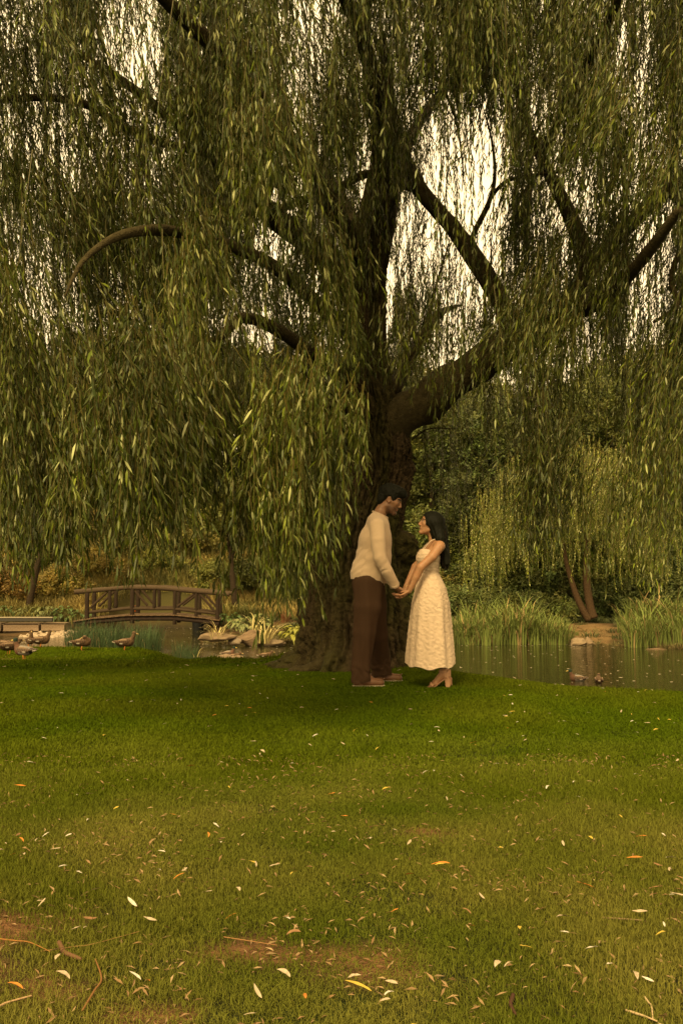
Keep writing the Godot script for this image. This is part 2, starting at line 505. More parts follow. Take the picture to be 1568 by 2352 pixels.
func build_grass() -> void:
	var gm := mat("grass_blade", Color.WHITE, 0.85, 0.08)
	gm.backlight_enabled = true; gm.backlight = Color(0.35, 0.35, 0.35)
	var near := []; var mid := []; var far := []
	for k in 5:
		near.append(commit(blade_patch(120, 0.10, 0.009, 0.030, 0.0024, 0.27), gm, true))
		mid.append(commit(blade_patch(130, 0.17, 0.011, 0.028, 0.0045, 0.04), gm, true))
		far.append(commit(blade_patch(120, 0.34, 0.02, 0.05, 0.012, 0.03), gm, true))
	var sets := [[near, 1.7, 5.2, 7600, 0.6, 0.7], [mid, 4.6, 12.5, 13500, 1.0, 1.2], [far, 11.5, 25.0, 6000, 1.0, 2.0]]
	var names := ["short_grass_in_front", "short_grass_under_the_willow", "short_grass_by_the_ducks"]
	for si in sets.size():
		var st: Array = sets[si]
		var xf := []; var cl := []
		for k in 5: xf.append([]); cl.append([])
		var made := 0; var tries := 0
		while made < st[3] and tries < 90000:
			tries += 1
			var d := sqrt(rf(st[1] * st[1], st[2] * st[2]))
			var half: float = d * 0.36 + st[5]
			var x := rf(-half, half)
			if d > curve(CREST, x) + 1.2: continue
			var bz := bare(x, d)
			if rng.randf() < bz * 0.80 + 0.5 * bz * n_fine.get_noise_2d(x * 160.0, d * 160.0): continue
			made += 1
			var lo := n_soft.get_noise_2d(x * 9.0, d * 9.0 + 50.0); var fi := n_fine.get_noise_2d(x * 14.0, d * 14.0)
			# dry, straw-coloured turf away from the tree, in patches; lush green in its reach
			var dry := clampf(ss(7.0, 2.8, d + 0.8 * lo) * 0.80 + 0.6 * fi * ss(9.0, 3.0, d) + 0.25 * lo, 0.0, 1.0)
			var c := Color(0.060, 0.092, 0.0032).lerp(Color(0.122, 0.116, 0.022), dry)
			c = c.lerp(Color(0.086, 0.102, 0.005), clampf(0.3 + lo, 0.0, 0.6) * (1.0 - dry))
			c = c * (1.0 + 0.25 * fi); c.a = 1
			var v := rng.randi() % 5
			var b := Basis(Vector3.UP, rf(0, TAU)).scaled(Vector3(1, rf(0.7, 1.3) * (1.0 + 0.5 * lo) * (1.0 - 0.45 * bz) * (1.9 if rng.randf() < 0.035 else 1.0), 1))
			var g := ground(x, d)
			var nx := (ground(x + 0.2, d) - g) / 0.2; var nd := (ground(x, d + 0.2) - g) / 0.2
			var sh := Basis(Vector3(1, nx, 0), Vector3(0, 1, 0), Vector3(0, -nd, 1))
			xf[v].append(Transform3D(sh * b, Vector3(x, g, -d))); cl[v].append(c)
		var holder := Node3D.new(); holder.name = names[si]; holder.set_meta("kind", "stuff"); add_child(holder)
		tag(holder, ["short dry and green turf in the sunny foreground", "deep green mown turf under the willow and the couple", "mown turf on the rise where the ducks stand"][si], "grass")
		for k in 5: scatter("blades", near[k] if si == 0 else (mid[k] if si == 1 else far[k]), xf[k], cl[k], holder)

# ---------------------------------------------------------------- the willow
var bark: StandardMaterial3D
var leaf_mats := []
var strand_len := [0.45, 0.75, 1.1, 1.6, 2.2]
var strand_mesh := []        # [length][variant] -> ArrayMesh
var strand_end := []         # where its lower end lies

func leaf(m: MB, base: Vector3, dir: Vector3, side: Vector3, length: float, width: float, bend: float, c: Color) -> void:
	var nrm := dir.cross(side).normalized()
	var down := Vector3(0, -1, 0)
	var p1 := base + dir * length * 0.32 + nrm * bend * length * 0.10
	var d2 := (dir + down * 0.55).normalized()
	var p2 := p1 + d2 * length * 0.36 + nrm * bend * length * 0.05
	var p3 := p2 + (d2 + down * 0.5).normalized() * length * 0.36 - nrm * bend * length * 0.10
	var a := m.vert(base, c)
	var l1 := m.vert(p1 - side * width * 0.5, c); var r1 := m.vert(p1 + side * width * 0.5, c)
	var l2 := m.vert(p2 - side * width * 0.42, c); var r2 := m.vert(p2 + side * width * 0.42, c)
	var tip := m.vert(p3, c)
	m.tri(a, l1, r1); m.quad(l1, l2, r2, r1); m.tri(l2, tip, r2)

func leaf_color() -> Color:
	var t := rng.randf()
	if t < 0.58: return Color(0.036, 0.049, 0.007) * rf(0.7, 1.25)
	if t < 0.86: return Color(0.074, 0.088, 0.018) * rf(0.75, 1.25)      # grey-green undersides
	if t < 0.955: return Color(0.178, 0.190, 0.078) * rf(0.8, 1.3)
	if t < 0.9985: return Color(0.095, 0.120, 0.010) * rf(0.8, 1.2)
	return Color(0.30, 0.17, 0.03)

func build_strand(length: float) -> Array:
	var m := MB.new()
	var pts := []; var radii := []
	var p := Vector3.ZERO
	var drift := Vector3(rf(-1, 1), 0, rf(-1, 1)) * 0.10
	var k := maxi(4, int(length / 0.12))
	for i in k + 1:
		pts.append(p); radii.append(lerpf(0.0032, 0.0016, float(i) / k))
		drift += Vector3(rf(-1, 1), 0, rf(-1, 1)) * 0.07; drift *= 0.86
		p += Vector3(drift.x, -1, drift.z).normalized() * (length / k)
	tube(m, pts, radii, 3, Color(0.075, 0.066, 0.018), 0, 1, false)
	var y := 0.03
	var turn := rf(0, TAU)
	while y < length + 0.02:
		var t := minf(y / length, 1.0) * k
		var i := mini(int(t), k - 1)
		var q: Vector3 = pts[i].lerp(pts[i + 1], minf(t - i, 1.0))
		turn += PI * 0.8 + rf(-0.7, 0.7)
		var out := Vector3(cos(turn), 0, sin(turn))
		var dir := (out * rf(0.18, 0.70) + Vector3(0, -1, 0) * rf(0.65, 1.0)).normalized()
		var side := Vector3(-sin(turn), rf(-0.5, 0.5), cos(turn))
		side = (side - dir * side.dot(dir)).normalized().rotated(dir, rf(-0.9, 0.9))
		var lc := leaf_color(); lc.a = 1
		leaf(m, q, dir, side, rf(0.05, 0.105), rf(0.0085, 0.0135), rf(-1.0, 1.4), lc)
		y += rf(0.018, 0.040)
	return [m, pts[k]]

# a feathery twig: strands that fan out from one spray, used for the fuller tufts
func build_strands() -> void:
	for t in 3:
		var lm := mat("willow_leaf_%d" % t, [lin(1, 1, 1), lin(1.15, 1.1, 0.95), lin(0.85, 0.9, 0.85)][t], 0.45, 0.3)
		lm.backlight_enabled = true; lm.backlight = Color(0.26, 0.30, 0.07)
		leaf_mats.append(lm)
	for L in strand_len:
		var row := []; var ends := []
		for k in 4:
			var r := build_strand(L)
			row.append(commit(r[0], leaf_mats[0], true)); ends.append(r[1])
		strand_mesh.append(row); strand_end.append(ends)

# how much foliage hangs in a part of the crown: [x, y, radius x, radius y, share kept] on the layout grid
const GAPS := [
	[1060, 500, 85, 170, 0.16], [1000, 330, 70, 120, 0.5], [960, 560, 40, 100, 0.25], [1110, 400, 50, 110, 0.2],
	[1255, 480, 45, 50, 0.25], [640, 545, 55, 45, 0.2], [300, 110, 60, 90, 0.35], [110, 300, 130, 60, 0.45],
	[130, 680, 60, 60, 0.5], [1500, 640, 50, 80, 0.35], [1320, 440, 40, 60, 0.4], [1240, 330, 60, 60, 0.5],
	[862, 560, 40, 200, 0.30], [1060, 900, 130, 60, 0.25], [905, 1030, 45, 110, 0.0], [860, 450, 30, 60, 0.4],
	[1340, 640, 60, 60, 0.5], [1110, 640, 90, 70, 0.45], [20, 120, 60, 60, 0.5], [520, 760, 50, 40, 0.5], [1460, 120, 50, 60, 0.5], [1125, 1080, 55, 190, 0.3], [1395, 1060, 55, 210, 0.35], [1010, 1120, 60, 130, 0.35], [520, 1180, 60, 60, 0.4], [230, 1010, 40, 60, 0.35], [560, 830, 50, 60, 0.4]]

func keep(p: Vector3) -> float:
	var g := grid_of(p)
	var k := 1.0
	for e in GAPS:
		var q := Vector2((g.x - e[0]) / e[2], (g.y - e[1]) / e[3]).length()
		q += 0.25 * n_fine.get_noise_2d(g.x * 0.3, g.y * 0.3)
		if q < 1.0: k = minf(k, e[4])
		elif q < 1.4: k = minf(k, lerpf(e[4], 1.0, (q - 1.0) / 0.4))
	var d := -p.z
	if d < 9.9 and g.x > 800 and g.x < 1085 and g.y > 1215: k = 0.0            # nothing hangs over the couple
	if d < 9.9 and g.x > 852 and g.x < 1085 and g.y > 1010: k = 0.0
	if d < 9.9 and g.x > 730 and g.x < 860 and g.y > 1080: k = minf(k, 0.35)
	if d < 11.6 and g.x > 858 and g.x < 1150 and g.y > 960: k = minf(k, 0.12)
	if d < 9.9 and g.x > 780 and g.x < 870 and g.y > 1340: k = 0.0
	return k

# lowest point the hair of the willow reaches
func hem(p: Vector3) -> float:
	var g := grid_of(p)
	var d := -p.z
	var low := 1.02 + 0.28 * n_soft.get_noise_2d(p.x * 22.0, p.z * 22.0)
	if g.x > 860 and g.x < 1090 and d < 11.5: low = 2.3 + 0.4 * n_soft.get_noise_2d(p.x * 22.0, p.z * 9.0)
	elif g.x >= 1090 and d < 11.5: low += 0.25
	elif g.x > 170 and g.x < 590: low += 0.48
	return low

func build_willow() -> void:
	bark = mat("willow_bark", Color.WHITE, 0.92, 0.25)
	grain(bark, noise_tex(512, 0.02, 0.08, 0, 1, 31, Color(0.45, 0.42, 0.36), Color(1, 1, 1)), 1.4, noise_tex(512, 0.03, 0.1, 0, 1, 33), 2.0)
	build_strands()
	var base := on_ground(0.10, 10.8)
	var root := thing("willow_tree", "huge old weeping willow with burled trunk behind the couple", "tree", base)
	var inv := root.global_transform.affine_inverse() if root.is_inside_tree() else Transform3D(Basis.IDENTITY, -base)
	# --- trunk: a burled column with root flare and deeply furrowed bark
	var prof := [[-0.25, 0.14, 0.74], [0.0, 0.13, 0.66], [0.10, 0.14, 0.60], [0.3, 0.16, 0.56], [0.62, 0.15, 0.53], [0.95, 0.16, 0.475], [1.25, 0.19, 0.41], [1.6, 0.26, 0.375], [2.0, 0.36, 0.335], [2.35, 0.40, 0.335], [2.7, 0.36, 0.30], [3.1, 0.30, 0.235], [3.6, 0.25, 0.215], [4.2, 0.26, 0.215], [4.7, 0.33, 0.21], [5.1, 0.42, 0.18], [5.6, 0.50, 0.13], [6.1, 0.53, 0.09], [6.6, 0.50, 0.05], [7.0, 0.46, 0.02]]
	# burls: angle round the trunk, height, radius, how far they stand out
	var burls := [[3.05, 1.12, 0.16, 0.09], [3.25, 0.92, 0.13, 0.08], [2.9, 0.58, 0.17, 0.07], [2.75, 0.30, 0.15, 0.06], [0.05, 1.27, 0.18, 0.17], [-0.1, 1.05, 0.13, 0.10], [0.2, 0.55, 0.2, 0.08], [-0.2, 0.25, 0.22, 0.10], [0.1, 0.05, 0.2, 0.09], [1.9, 0.12, 0.12, 0.06], [2.3, 0.07, 0.11, 0.06], [3.1, 0.02, 0.16, 0.12], [1.2, 1.7, 0.12, 0.04], [0.3, 1.9, 0.14, 0.05], [-0.05, 2.1, 0.12, 0.05], [2.6, 1.55, 0.1, 0.04]]
	var m := MB.new()
	var nt := 260
	var n_bark := FastNoiseLite.new(); n_bark.seed = 77; n_bark.frequency = 1.0; n_bark.fractal_octaves = 2
	var ys := []
	var yy := -0.25
	while yy < 7.0:
		ys.append(yy); yy += 0.016 if yy < 2.9 else 0.035
	for y in ys:
		var cx := 0.0; var r := 0.0
		for i in range(1, prof.size()):
			if y <= prof[i][0]:
				var t: float = (y - prof[i - 1][0]) / (prof[i][0] - prof[i - 1][0])
				cx = lerpf(prof[i - 1][1], prof[i][1], t); r = lerpf(prof[i - 1][2], prof[i][2], t)
				break
		for s in nt:
			var th := TAU * s / nt
			var o := Vector3(cos(th), 0, sin(th))
			var flare := maxf(0.0, 0.55 - y) / 0.55
			var rr := r * (1.0 + 0.05 * sin(3.0 * th + y * 0.8) + 0.035 * sin(7.0 * th + y * 1.7) + flare * flare * 0.20 * maxf(0.0, sin(4.0 * th + 0.6)))
			rr += flare * flare * 0.12 * n_soft.get_noise_2d(th * 14.0, 7.0)
			for b in burls:
				var da := wrapf(th - b[0], -PI, PI) * r
				var dy: float = (y - b[1])
				var q: float = (da * da + dy * dy) / (b[2] * b[2])
				if q < 1.0: rr += b[3] * sqrt(1.0 - q) * (1.0 + 0.5 * n_fine.get_noise_3d(th * 60.0, y * 160.0, b[1]))
			var w := 0.35 + 0.65 * clampf(rr / 0.35, 0.0, 1.0)
			var nz1 := n_bark.get_noise_3d(o.x * 5.6 * w + 0.5 * n_soft.get_noise_1d(y * 30.0), y * 1.5, o.z * 5.6 * w)
			var nz2 := n_bark.get_noise_3d(o.x * 13.0 * w, y * 5.0, o.z * 13.0 * w + 40.0)
			rr -= w * (0.060 * (1.0 - ss(0.0, 0.20, absf(nz1))) + 0.022 * (1.0 - ss(0.0, 0.22, absf(nz2))))
			var fur := n_ridge.get_noise_3d(o.x * 4.4 * w + 0.6 * n_soft.get_noise_1d(y * 30.0), y * 2.0, o.z * 4.4 * w)
			var small := n_ridge.get_noise_3d(o.x * 13.0 * w, y * 7.0, o.z * 13.0 * w + 9.0)
			rr += w * (0.035 * fur + 0.014 * small)
			var moss := clampf(0.5 + 1.2 * n_soft.get_noise_3d(o.x * 20.0, y * 14.0, o.z * 20.0), 0.0, 1.0)
			var c := Color(0.095, 0.068, 0.036).lerp(Color(0.080, 0.076, 0.022), moss) * (0.95 + 0.3 * n_fine.get_noise_3d(o.x * 60.0, y * 40.0, o.z * 60.0))
			c.a = 1
			m.vert(Vector3(cx - 0.10, y, 0) + o * rr, c)
	for j in ys.size() - 1:
		for s in nt:
			var s2 := (s + 1) % nt
			m.quad(j * nt + s, j * nt + s2, (j + 1) * nt + s2, (j + 1) * nt + s)
	part("trunk", commit(m, bark), root)
	# --- surface roots
	for rt in [[-0.55, 0.20, -0.90, 0.16, 0.07], [-0.45, 0.45, -0.75, 0.55, 0.07], [0.55, 0.3, 0.85, 0.25, 0.08], [-0.55, -0.2, -1.0, -0.35, 0.08]]:
		var rm := MB.new()
		var a := Vector3(rt[0] * 0.6 + 0.1, 0.12, rt[1]); var b := Vector3(rt[2], -0.06, rt[3])
		var sp := spline([a, a.lerp(b, 0.4) + Vector3(0, -0.03, 0.04), a.lerp(b, 0.75) + Vector3(0, -0.02, -0.03), b], [rt[4] * 1.3, rt[4], rt[4] * 0.8, rt[4] * 0.4], 8)
		tube(rm, sp[0], sp[1], 18, Color(0.086, 0.070, 0.030), 0.45, 9.0)
		part("root", commit(rm, bark), root)
	# --- limbs: points on the layout grid with their distance, and radii
	var limbs := [
		[[[880, 985, 10.8], [960, 935, 10.75], [1050, 872, 10.65], [1120, 820, 10.5], [1200, 775, 10.4], [1285, 735, 10.3], [1340, 640, 10.2], [1400, 565, 10.1], [1480, 480, 10.0], [1580, 395, 9.9], [1700, 330, 9.7]], [0.25, 0.215, 0.20, 0.185, 0.17, 0.15, 0.13, 0.115, 0.10, 0.08, 0.05]],
		[[[1180, 780, 10.45], [1150, 690, 10.4], [1100, 610, 10.4], [1040, 525, 10.4], [965, 435, 10.4], [925, 350, 10.5], [893, 250, 10.6], [850, 150, 10.6], [840, 60, 10.6], [810, -60, 10.6]], [0.12, 0.10, 0.10, 0.09, 0.075, 0.06, 0.055, 0.045, 0.035, 0.02]],
		[[[965, 435, 10.4], [900, 415, 10.3], [840, 400, 10.2], [760, 440, 10.0], [690, 462, 9.8], [600, 490, 9.6], [520, 470, 9.4]], [0.06, 0.05, 0.045, 0.045, 0.04, 0.035, 0.02]],
		[[[835, 700, 10.8], [770, 610, 10.7], [700, 548, 10.6], [630, 500, 10.4], [560, 430, 10.1], [480, 350, 9.8], [400, 280, 9.5], [300, 200, 9.2], [180, 120, 9.0]], [0.15, 0.15, 0.13, 0.10, 0.08, 0.065, 0.055, 0.045, 0.03]],
		[[[480, 350, 9.8], [380, 330, 9.4], [280, 290, 9.0], [210, 245, 8.8], [130, 226, 8.6], [50, 226, 8.4], [-60, 235, 8.2]], [0.05, 0.045, 0.042, 0.038, 0.034, 0.03, 0.02]],
		[[[830, 880, 10.8], [740, 830, 10.2], [640, 760, 9.4], [560, 730, 8.8], [510, 770, 8.3], [470, 790, 8.0]], [0.09, 0.075, 0.06, 0.05, 0.035, 0.02]],
		[[[820, 940, 10.8], [700, 930, 9.9], [590, 930, 9.2], [520, 945, 8.7], [450, 975, 8.3]], [0.07, 0.055, 0.045, 0.035, 0.02]],
		[[[1345, 645, 10.2], [1335, 570, 10.2], [1310, 500, 10.2], [1275, 430, 10.2], [1240, 360, 10.2], [1200, 260, 10.2], [1170, 130, 10.2]], [0.10, 0.10, 0.09, 0.07, 0.055, 0.04, 0.025]],
		[[[1090, 600, 10.4], [1085, 545, 10.3], [1120, 470, 10.2], [1135, 410, 10.2], [1130, 330, 10.2], [1110, 250, 10.2]], [0.035, 0.032, 0.028, 0.022, 0.014, 0.005]],
		[[[1125, 455, 10.2], [1160, 418, 10.1], [1220, 402, 10.0], [1300, 395, 9.9]], [0.024, 0.022, 0.018, 0.012]],
		[[[1530, 430, 10.0], [1568, 470, 9.8], [1600, 520, 9.6]], [0.07, 0.06, 0.045]],
		[[[1600, 560, 9.7], [1555, 590, 9.6], [1540, 650, 9.6], [1555, 700, 9.5], [1500, 740, 9.4]], [0.035, 0.03, 0.028, 0.022, 0.014]],
		[[[905, 900, 10.7], [935, 830, 10.6], [975, 760, 10.5], [1000, 660, 10.4], [1030, 560, 10.3]], [0.030, 0.026, 0.02, 0.014, 0.008]],
		[[[960, 100, 10.6], [1005, 180, 10.7], [1045, 270, 10.9], [1062, 380, 11.0], [1060, 440, 11.0]], [0.022, 0.019, 0.015, 0.010, 0.004]],
		[[[850, 620, 10.8], [700, 380, 9.4], [560, 180, 8.2], [420, 40, 7.4], [300, -80, 6.8]], [0.10, 0.09, 0.075, 0.06, 0.04]],
		[[[830, 800, 10.8], [640, 620, 9.0], [440, 540, 7.4], [300, 535, 6.5], [200, 590, 6.1], [150, 680, 5.9]], [0.08, 0.06, 0.045, 0.032, 0.018, 0.006]],
		[[[870, 560, 10.8], [860, 200, 9.6], [760, -80, 8.4], [660, -260, 7.4]], [0.09, 0.08, 0.06, 0.045]],
		[[[1290, 735, 10.3], [1380, 690, 9.4], [1470, 600, 8.6], [1560, 480, 8.0]], [0.08, 0.07, 0.055, 0.035]],
		[[[1240, 360, 10.2], [1330, 180, 9.2], [1400, 40, 8.4], [1450, -80, 7.8]], [0.05, 0.045, 0.04, 0.03]],
		[[[880, 560, 10.9], [940, 320, 12.5], [1060, 160, 14.0], [1180, 60, 15.2]], [0.10, 0.08, 0.06, 0.008]],
		[[[860, 620, 10.9], [760, 420, 12.6], [620, 260, 14.2], [500, 160, 15.4]], [0.10, 0.08, 0.06, 0.008]],
		[[[900, 900, 11.0], [960, 790, 12.4], [1010, 720, 13.6], [1060, 700, 14.6]], [0.10, 0.08, 0.06, 0.008]],
		[[[1300, 725, 10.3], [1380, 660, 11.6], [1450, 560, 13.0]], [0.09, 0.06, 0.012]],
		[[[1040, 985, 10.9], [985, 985, 10.9], [945, 1010, 10.9]], [0.006, 0.008, 0.010]]]
	for L in limbs:
		var pts := []
		for q in L[0]: pts.append(at(q[0], q[1], q[2]) - base)
		var sp := spline(pts, L[1], 9)
		var lm := MB.new()
		tube(lm, sp[0], sp[1], 20 if L[1][0] > 0.1 else 9, Color(0.086, 0.070, 0.030), 0.3 if L[1][0] > 0.1 else 0.12, 7.0)
		part("branch", commit(lm, bark), root)
	# --- the hanging hair
	var tr := Vector3(0.3, 0, -10.8)
	var list := []               # [transform, length index, variant, tint]
	var tries := 0
	var sprays := 0
	# cascades that can be told apart: grid x, top, bottom, distance, how many sprays
	var cascades := [[40, 380, 1330, 6.4, 4], [110, 560, 1310, 6.6, 3], [190, 780, 1300, 6.0, 3], [290, 560, 1290, 5.6, 6], [340, 620, 1225, 5.8, 4], [400, 590, 1200, 6.2, 4], [450, 480, 1200, 6.6, 4], [240, 830, 1240, 5.6, 3], [520, 640, 1190, 6.6, 4], [575, 740, 1280, 6.6, 4], [630, 0, 520, 6.6, 5], [600, 180, 640, 6.8, 4], [480, 330, 720, 7.0, 4], [380, 300, 640, 7.0, 3], [620, 700, 1380, 6.2, 5], [685, 690, 1375, 6.2, 5], [745, 720, 1345, 6.4, 4], [815, 800, 1190, 6.6, 3], [770, 420, 900, 7.4, 3], [700, 200, 700, 7.4, 4], [1000, 560, 950, 8.6, 3], [1010, 720, 960, 8.4, 2], [1235, 800, 1290, 8.6, 4], [1300, 850, 1270, 8.8, 4], [1200, 600, 900, 8.8, 3], [1170, 60, 420, 8.2, 4], [1400, -20, 360, 7.8, 5], [1330, 560, 900, 8.6, 3], [1450, 860, 1340, 9.0, 4], [1530, 700, 1250, 8.8, 4], [1500, 200, 560, 8.4, 4], [80, 40, 420, 8.0, 4], [200, 60, 520, 8.0, 4], [20, 700, 1180, 7.0, 3], [540, 20, 420, 7.6, 4], [420, 0, 360, 7.8, 4], [1280, 120, 520, 9.0, 3], [880, 120, 520, 9.4, 3], [770, 0, 420, 8.6, 4], [1220, 180, 660, 9.4, 3], [1260, 400, 740, 9.4, 3], [1390, 380, 700, 9.0, 3], [1455, 420, 820, 8.8, 3], [1160, 690, 900, 9.2, 2], [1340, 120, 480, 9.2, 4], [1100, 0, 230, 9.0, 3], [960, -20, 230, 9.2, 3], [1010, 80, 300, 9.4, 2], [50, 180, 520, 8.0, 4], [150, 330, 720, 7.6, 4], [300, 40, 420, 8.2, 4], [250, 260, 560, 7.4, 3], [1540, 0, 420, 8.2, 4], [1500, 480, 760, 8.8, 2], [870, 640, 930, 9.6, 2], [1080, 760, 930, 9.6, 3], [1150, 720, 900, 9.5, 3], [1240, 700, 900, 9.4, 3], [960, 860, 990, 9.8, 2], [820, 300, 700, 9.6, 3], [860, 60, 420, 9.8, 3], [800, 560, 900, 9.4, 3], [1060, 40, 330, 9.8, 3], [930, 180, 430, 9.9, 2], [1180, 300, 600, 9.7, 3], [1290, 300, 640, 9.6, 3], [640, 380, 760, 8.4, 3], [330, 420, 760, 7.6, 3]]
	var queue := []
	for q in cascades:
		for k in q[4]: queue.append([q[0] + rf(-26.0, 26.0), q[1] + rf(0.0, 0.55) * (q[2] - q[1]), q[2] + rf(-70.0, 20.0), q[3] + rf(-0.35, 0.35)])
	while sprays < 1420 and tries < 40000:
		tries += 1
		var ang := rf(0, TAU)
		var r := sqrt(rf(0.5, 64.0))
		var c := tr + Vector3(cos(ang) * r, 0, sin(ang) * r)
		var d := -c.z
		if queue.size() == 0 and d < (5.6 if c.x < 0.2 else 7.0): continue
		var inside := absf(c.x) < 0.36 * d + 0.8
		if queue.size() == 0 and d > 13.5 and rng.randf() < 0.4: continue
		var top := 10.2 - r * r / 62.0 * 4.4
		var y0 := lerpf(2.0, top, pow(rng.randf(), 0.62))
		var fixed_low := -1.0
		if queue.size() > 0:
			var fx: Array = queue.pop_back()
			c = at(fx[0], fx[1], fx[3]); y0 = c.y; d = fx[3]; inside = true
			fixed_low = at(fx[0], fx[2], fx[3]).y
			c.y = 0.0
		var above := y0 > EYE + 0.62 * d
		if not inside and rng.randf() < 0.55: continue
		if fixed_low < 0.0 and n_soft.get_noise_3d(c.x * 13.0, y0 * 8.0, c.z * 13.0) < 0.04 and rng.randf() < 0.93: continue
		if fixed_low < 0.0 and d > 11.0 and c.x > 0.8 and y0 < 4.5 and rng.randf() < 0.65: continue
		if fixed_low < 0.0 and inside and not above and d < 9.0 and rng.randf() < 0.8: continue
		sprays += 1
		var outw := (c - tr); outw.y = 0; outw = outw.normalized().rotated(Vector3.UP, rf(-0.9, 0.9))
		var count := rng.randi_range(15, 28)
		var tint := rf(0.6, 1.45)
		var warm := rf(0.0, 1.0)
		var tight := rf(0.07, 0.22)
		var tail := rf(0.9, 3.4) if fixed_low < 0.0 else 3.4
		var lift := 1.1 * pow(rng.randf(), 2.0)
		for k in count:
			var s := rf(0.1, 0.7)
			var off := Vector3(rf(-1, 1), 0, rf(-1, 1))
			var p := c + outw * (s - 0.4) + off * tight
			p.y = y0 - 0.5 * s * s + rf(-0.15, 0.1)
			var low := hem(p) + lift if fixed_low < 0.0 else fixed_low + rf(0.0, 0.25)
			var left := minf(tail * rf(0.35, 1.0) * (1.15 - 0.35 * off.length()), p.y - low)
			var first := true
			while left > 0.25:
				var li := 0
				for q in strand_len.size():
					if strand_len[q] <= left + 0.12: li = q
				if first: li = mini(li, rng.randi() % 3)
				var vi := rng.randi() % 4
				var sc := rf(0.88, 1.14)
				var tilt := Basis(outw.rotated(Vector3.UP, rf(-0.8, 0.8)).cross(Vector3.UP).normalized(), -rf(0.05, 0.65) if first else rf(-0.08, 0.06))
				var b := tilt * Basis(Vector3.UP, rf(0, TAU)) * Basis.IDENTITY.scaled(Vector3(sc, sc, sc))
				var e: Vector3 = p + b * strand_end[li][vi]
				var kp := minf(keep(p.lerp(e, 0.15)), minf(keep(p.lerp(e, 0.55)), keep(e)))
				if rng.randf() < kp:
					var cc := Color(1, 1, 1).lerp(Color(1.35, 1.12, 0.7), warm * 0.6 * (1.0 if d > 11.0 else 0.35)) * tint * rf(0.85, 1.15)
					list.append([Transform3D(b, p - base), li, vi, cc, d])
				p = e; left -= strand_len[li]; first = false
	print("strands ", list.size(), " sprays ", sprays)
	# the 300 that show largest are branches of their own, the rest one mass of foliage
	list.sort_custom(func(a, b): return a[4] / strand_len[a[1]] < b[4] / strand_len[b[1]])
	var crown := Node3D.new(); crown.name = "crown"; root.add_child(crown)
	var xf := {}; var cl := {}
	var singles := 0
	for q in list:
		var g := grid_of(base + q[0].origin + Vector3(0, -0.3, 0))
		if singles < 300 and g.x > -20 and g.x < 1590 and g.y > -100 and g.y < 1300:
			var o := part("hanging_twig", strand_mesh[q[1]][q[2]], crown)
			o.transform = q[0]
			var tn: float = q[3].r
			o.material_override = leaf_mats[0 if absf(tn - 1.0) < 0.12 else (1 if tn > 1.0 else 2)]
			singles += 1
			continue
		var key := [q[1], q[2]]
		if not xf.has(key): xf[key] = []; cl[key] = []
		xf[key].append(q[0]); cl[key].append(q[3])
	for key in xf: scatter("foliage", strand_mesh[key[0]][key[1]], xf[key], cl[key], crown)

# ---------------------------------------------------------------- woods, hillside, fallen leaves
var puff := []       # leafy sprays for broadleaf crowns
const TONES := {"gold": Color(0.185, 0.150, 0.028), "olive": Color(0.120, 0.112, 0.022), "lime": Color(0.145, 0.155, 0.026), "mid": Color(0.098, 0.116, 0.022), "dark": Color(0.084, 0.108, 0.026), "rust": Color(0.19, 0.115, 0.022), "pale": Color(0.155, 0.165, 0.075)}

func build_puffs() -> void:
	var lm := leaf_material("broad_leaf", 0.35, 0.55)
	for v in 4:
		var m := MB.new()
		for t in 5:
			var stem := Vector3(rf(-1, 1), rf(-0.6, 0.8), rf(-1, 1)).normalized() * rf(0.30, 0.46)
			for k in 13:
				var p := stem * rf(0.15, 1.0) + Vector3(rf(-1, 1), rf(-1, 1), rf(-1, 1)) * 0.11
				var dirv := (stem.normalized() + Vector3(rf(-1, 1), rf(-1.2, 0.5), rf(-1, 1)) * 0.9).normalized()
				var sd := dirv.cross(Vector3(rf(-1, 1), 1, rf(-1, 1))).normalized()
				var L := rf(0.09, 0.16); var w := L * rf(0.22, 0.34)
				var up := dirv.cross(sd) * w * 0.4
				var c := Color(1, 1, 1) * rf(0.55, 1.45); c.a = 1
				var a := m.vert(p, c); var b := m.vert(p + dirv * L * 0.45 - sd * w + up, c); var d := m.vert(p + dirv * L, c); var e := m.vert(p + dirv * L * 0.45 + sd * w + up, c)
				m.tri(a, b, d); m.tri(a, d, e)
		puff.append(commit(m, lm, true))

func crown_of(root: Node3D, lobes: Array, tone: Color, per_lobe: float, size: float) -> void:
	var holder := Node3D.new(); holder.name = "crown"; root.add_child(holder)
	var xf := [[], [], [], []]; var cl := [[], [], [], []]
	for L in lobes:
		var c: Vector3 = L[0]; var r: Vector3 = L[1]
		var n := int(per_lobe * r.x * r.y * 4.0)
		var hue := rf(0.8, 1.25)
		for k in n:
			var dirv := Vector3(rf(-1, 1), rf(-1, 1), rf(-1, 1)).normalized()
			var p := c + dirv * r * pow(rf(0.25, 1.0), 0.4)
			if n_soft.get_noise_3d(p.x * 16.0, p.y * 16.0, p.z * 16.0) < -0.18: continue
			var v := rng.randi() % 4
			var s := size * rf(0.7, 1.3)
			xf[v].append(Transform3D(Basis.from_euler(Vector3(rf(-0.6, 0.6), rf(0, TAU), rf(-0.6, 0.6))).scaled(Vector3(s, s, s)), p))
			var cc := tone * hue * rf(0.75, 1.3); cc.r *= rf(0.9, 1.2); cc.a = 1
			cl[v].append(cc)
	for v in 4:
		if xf[v].size() > 0: scatter("foliage", puff[v], xf[v], cl[v], holder)

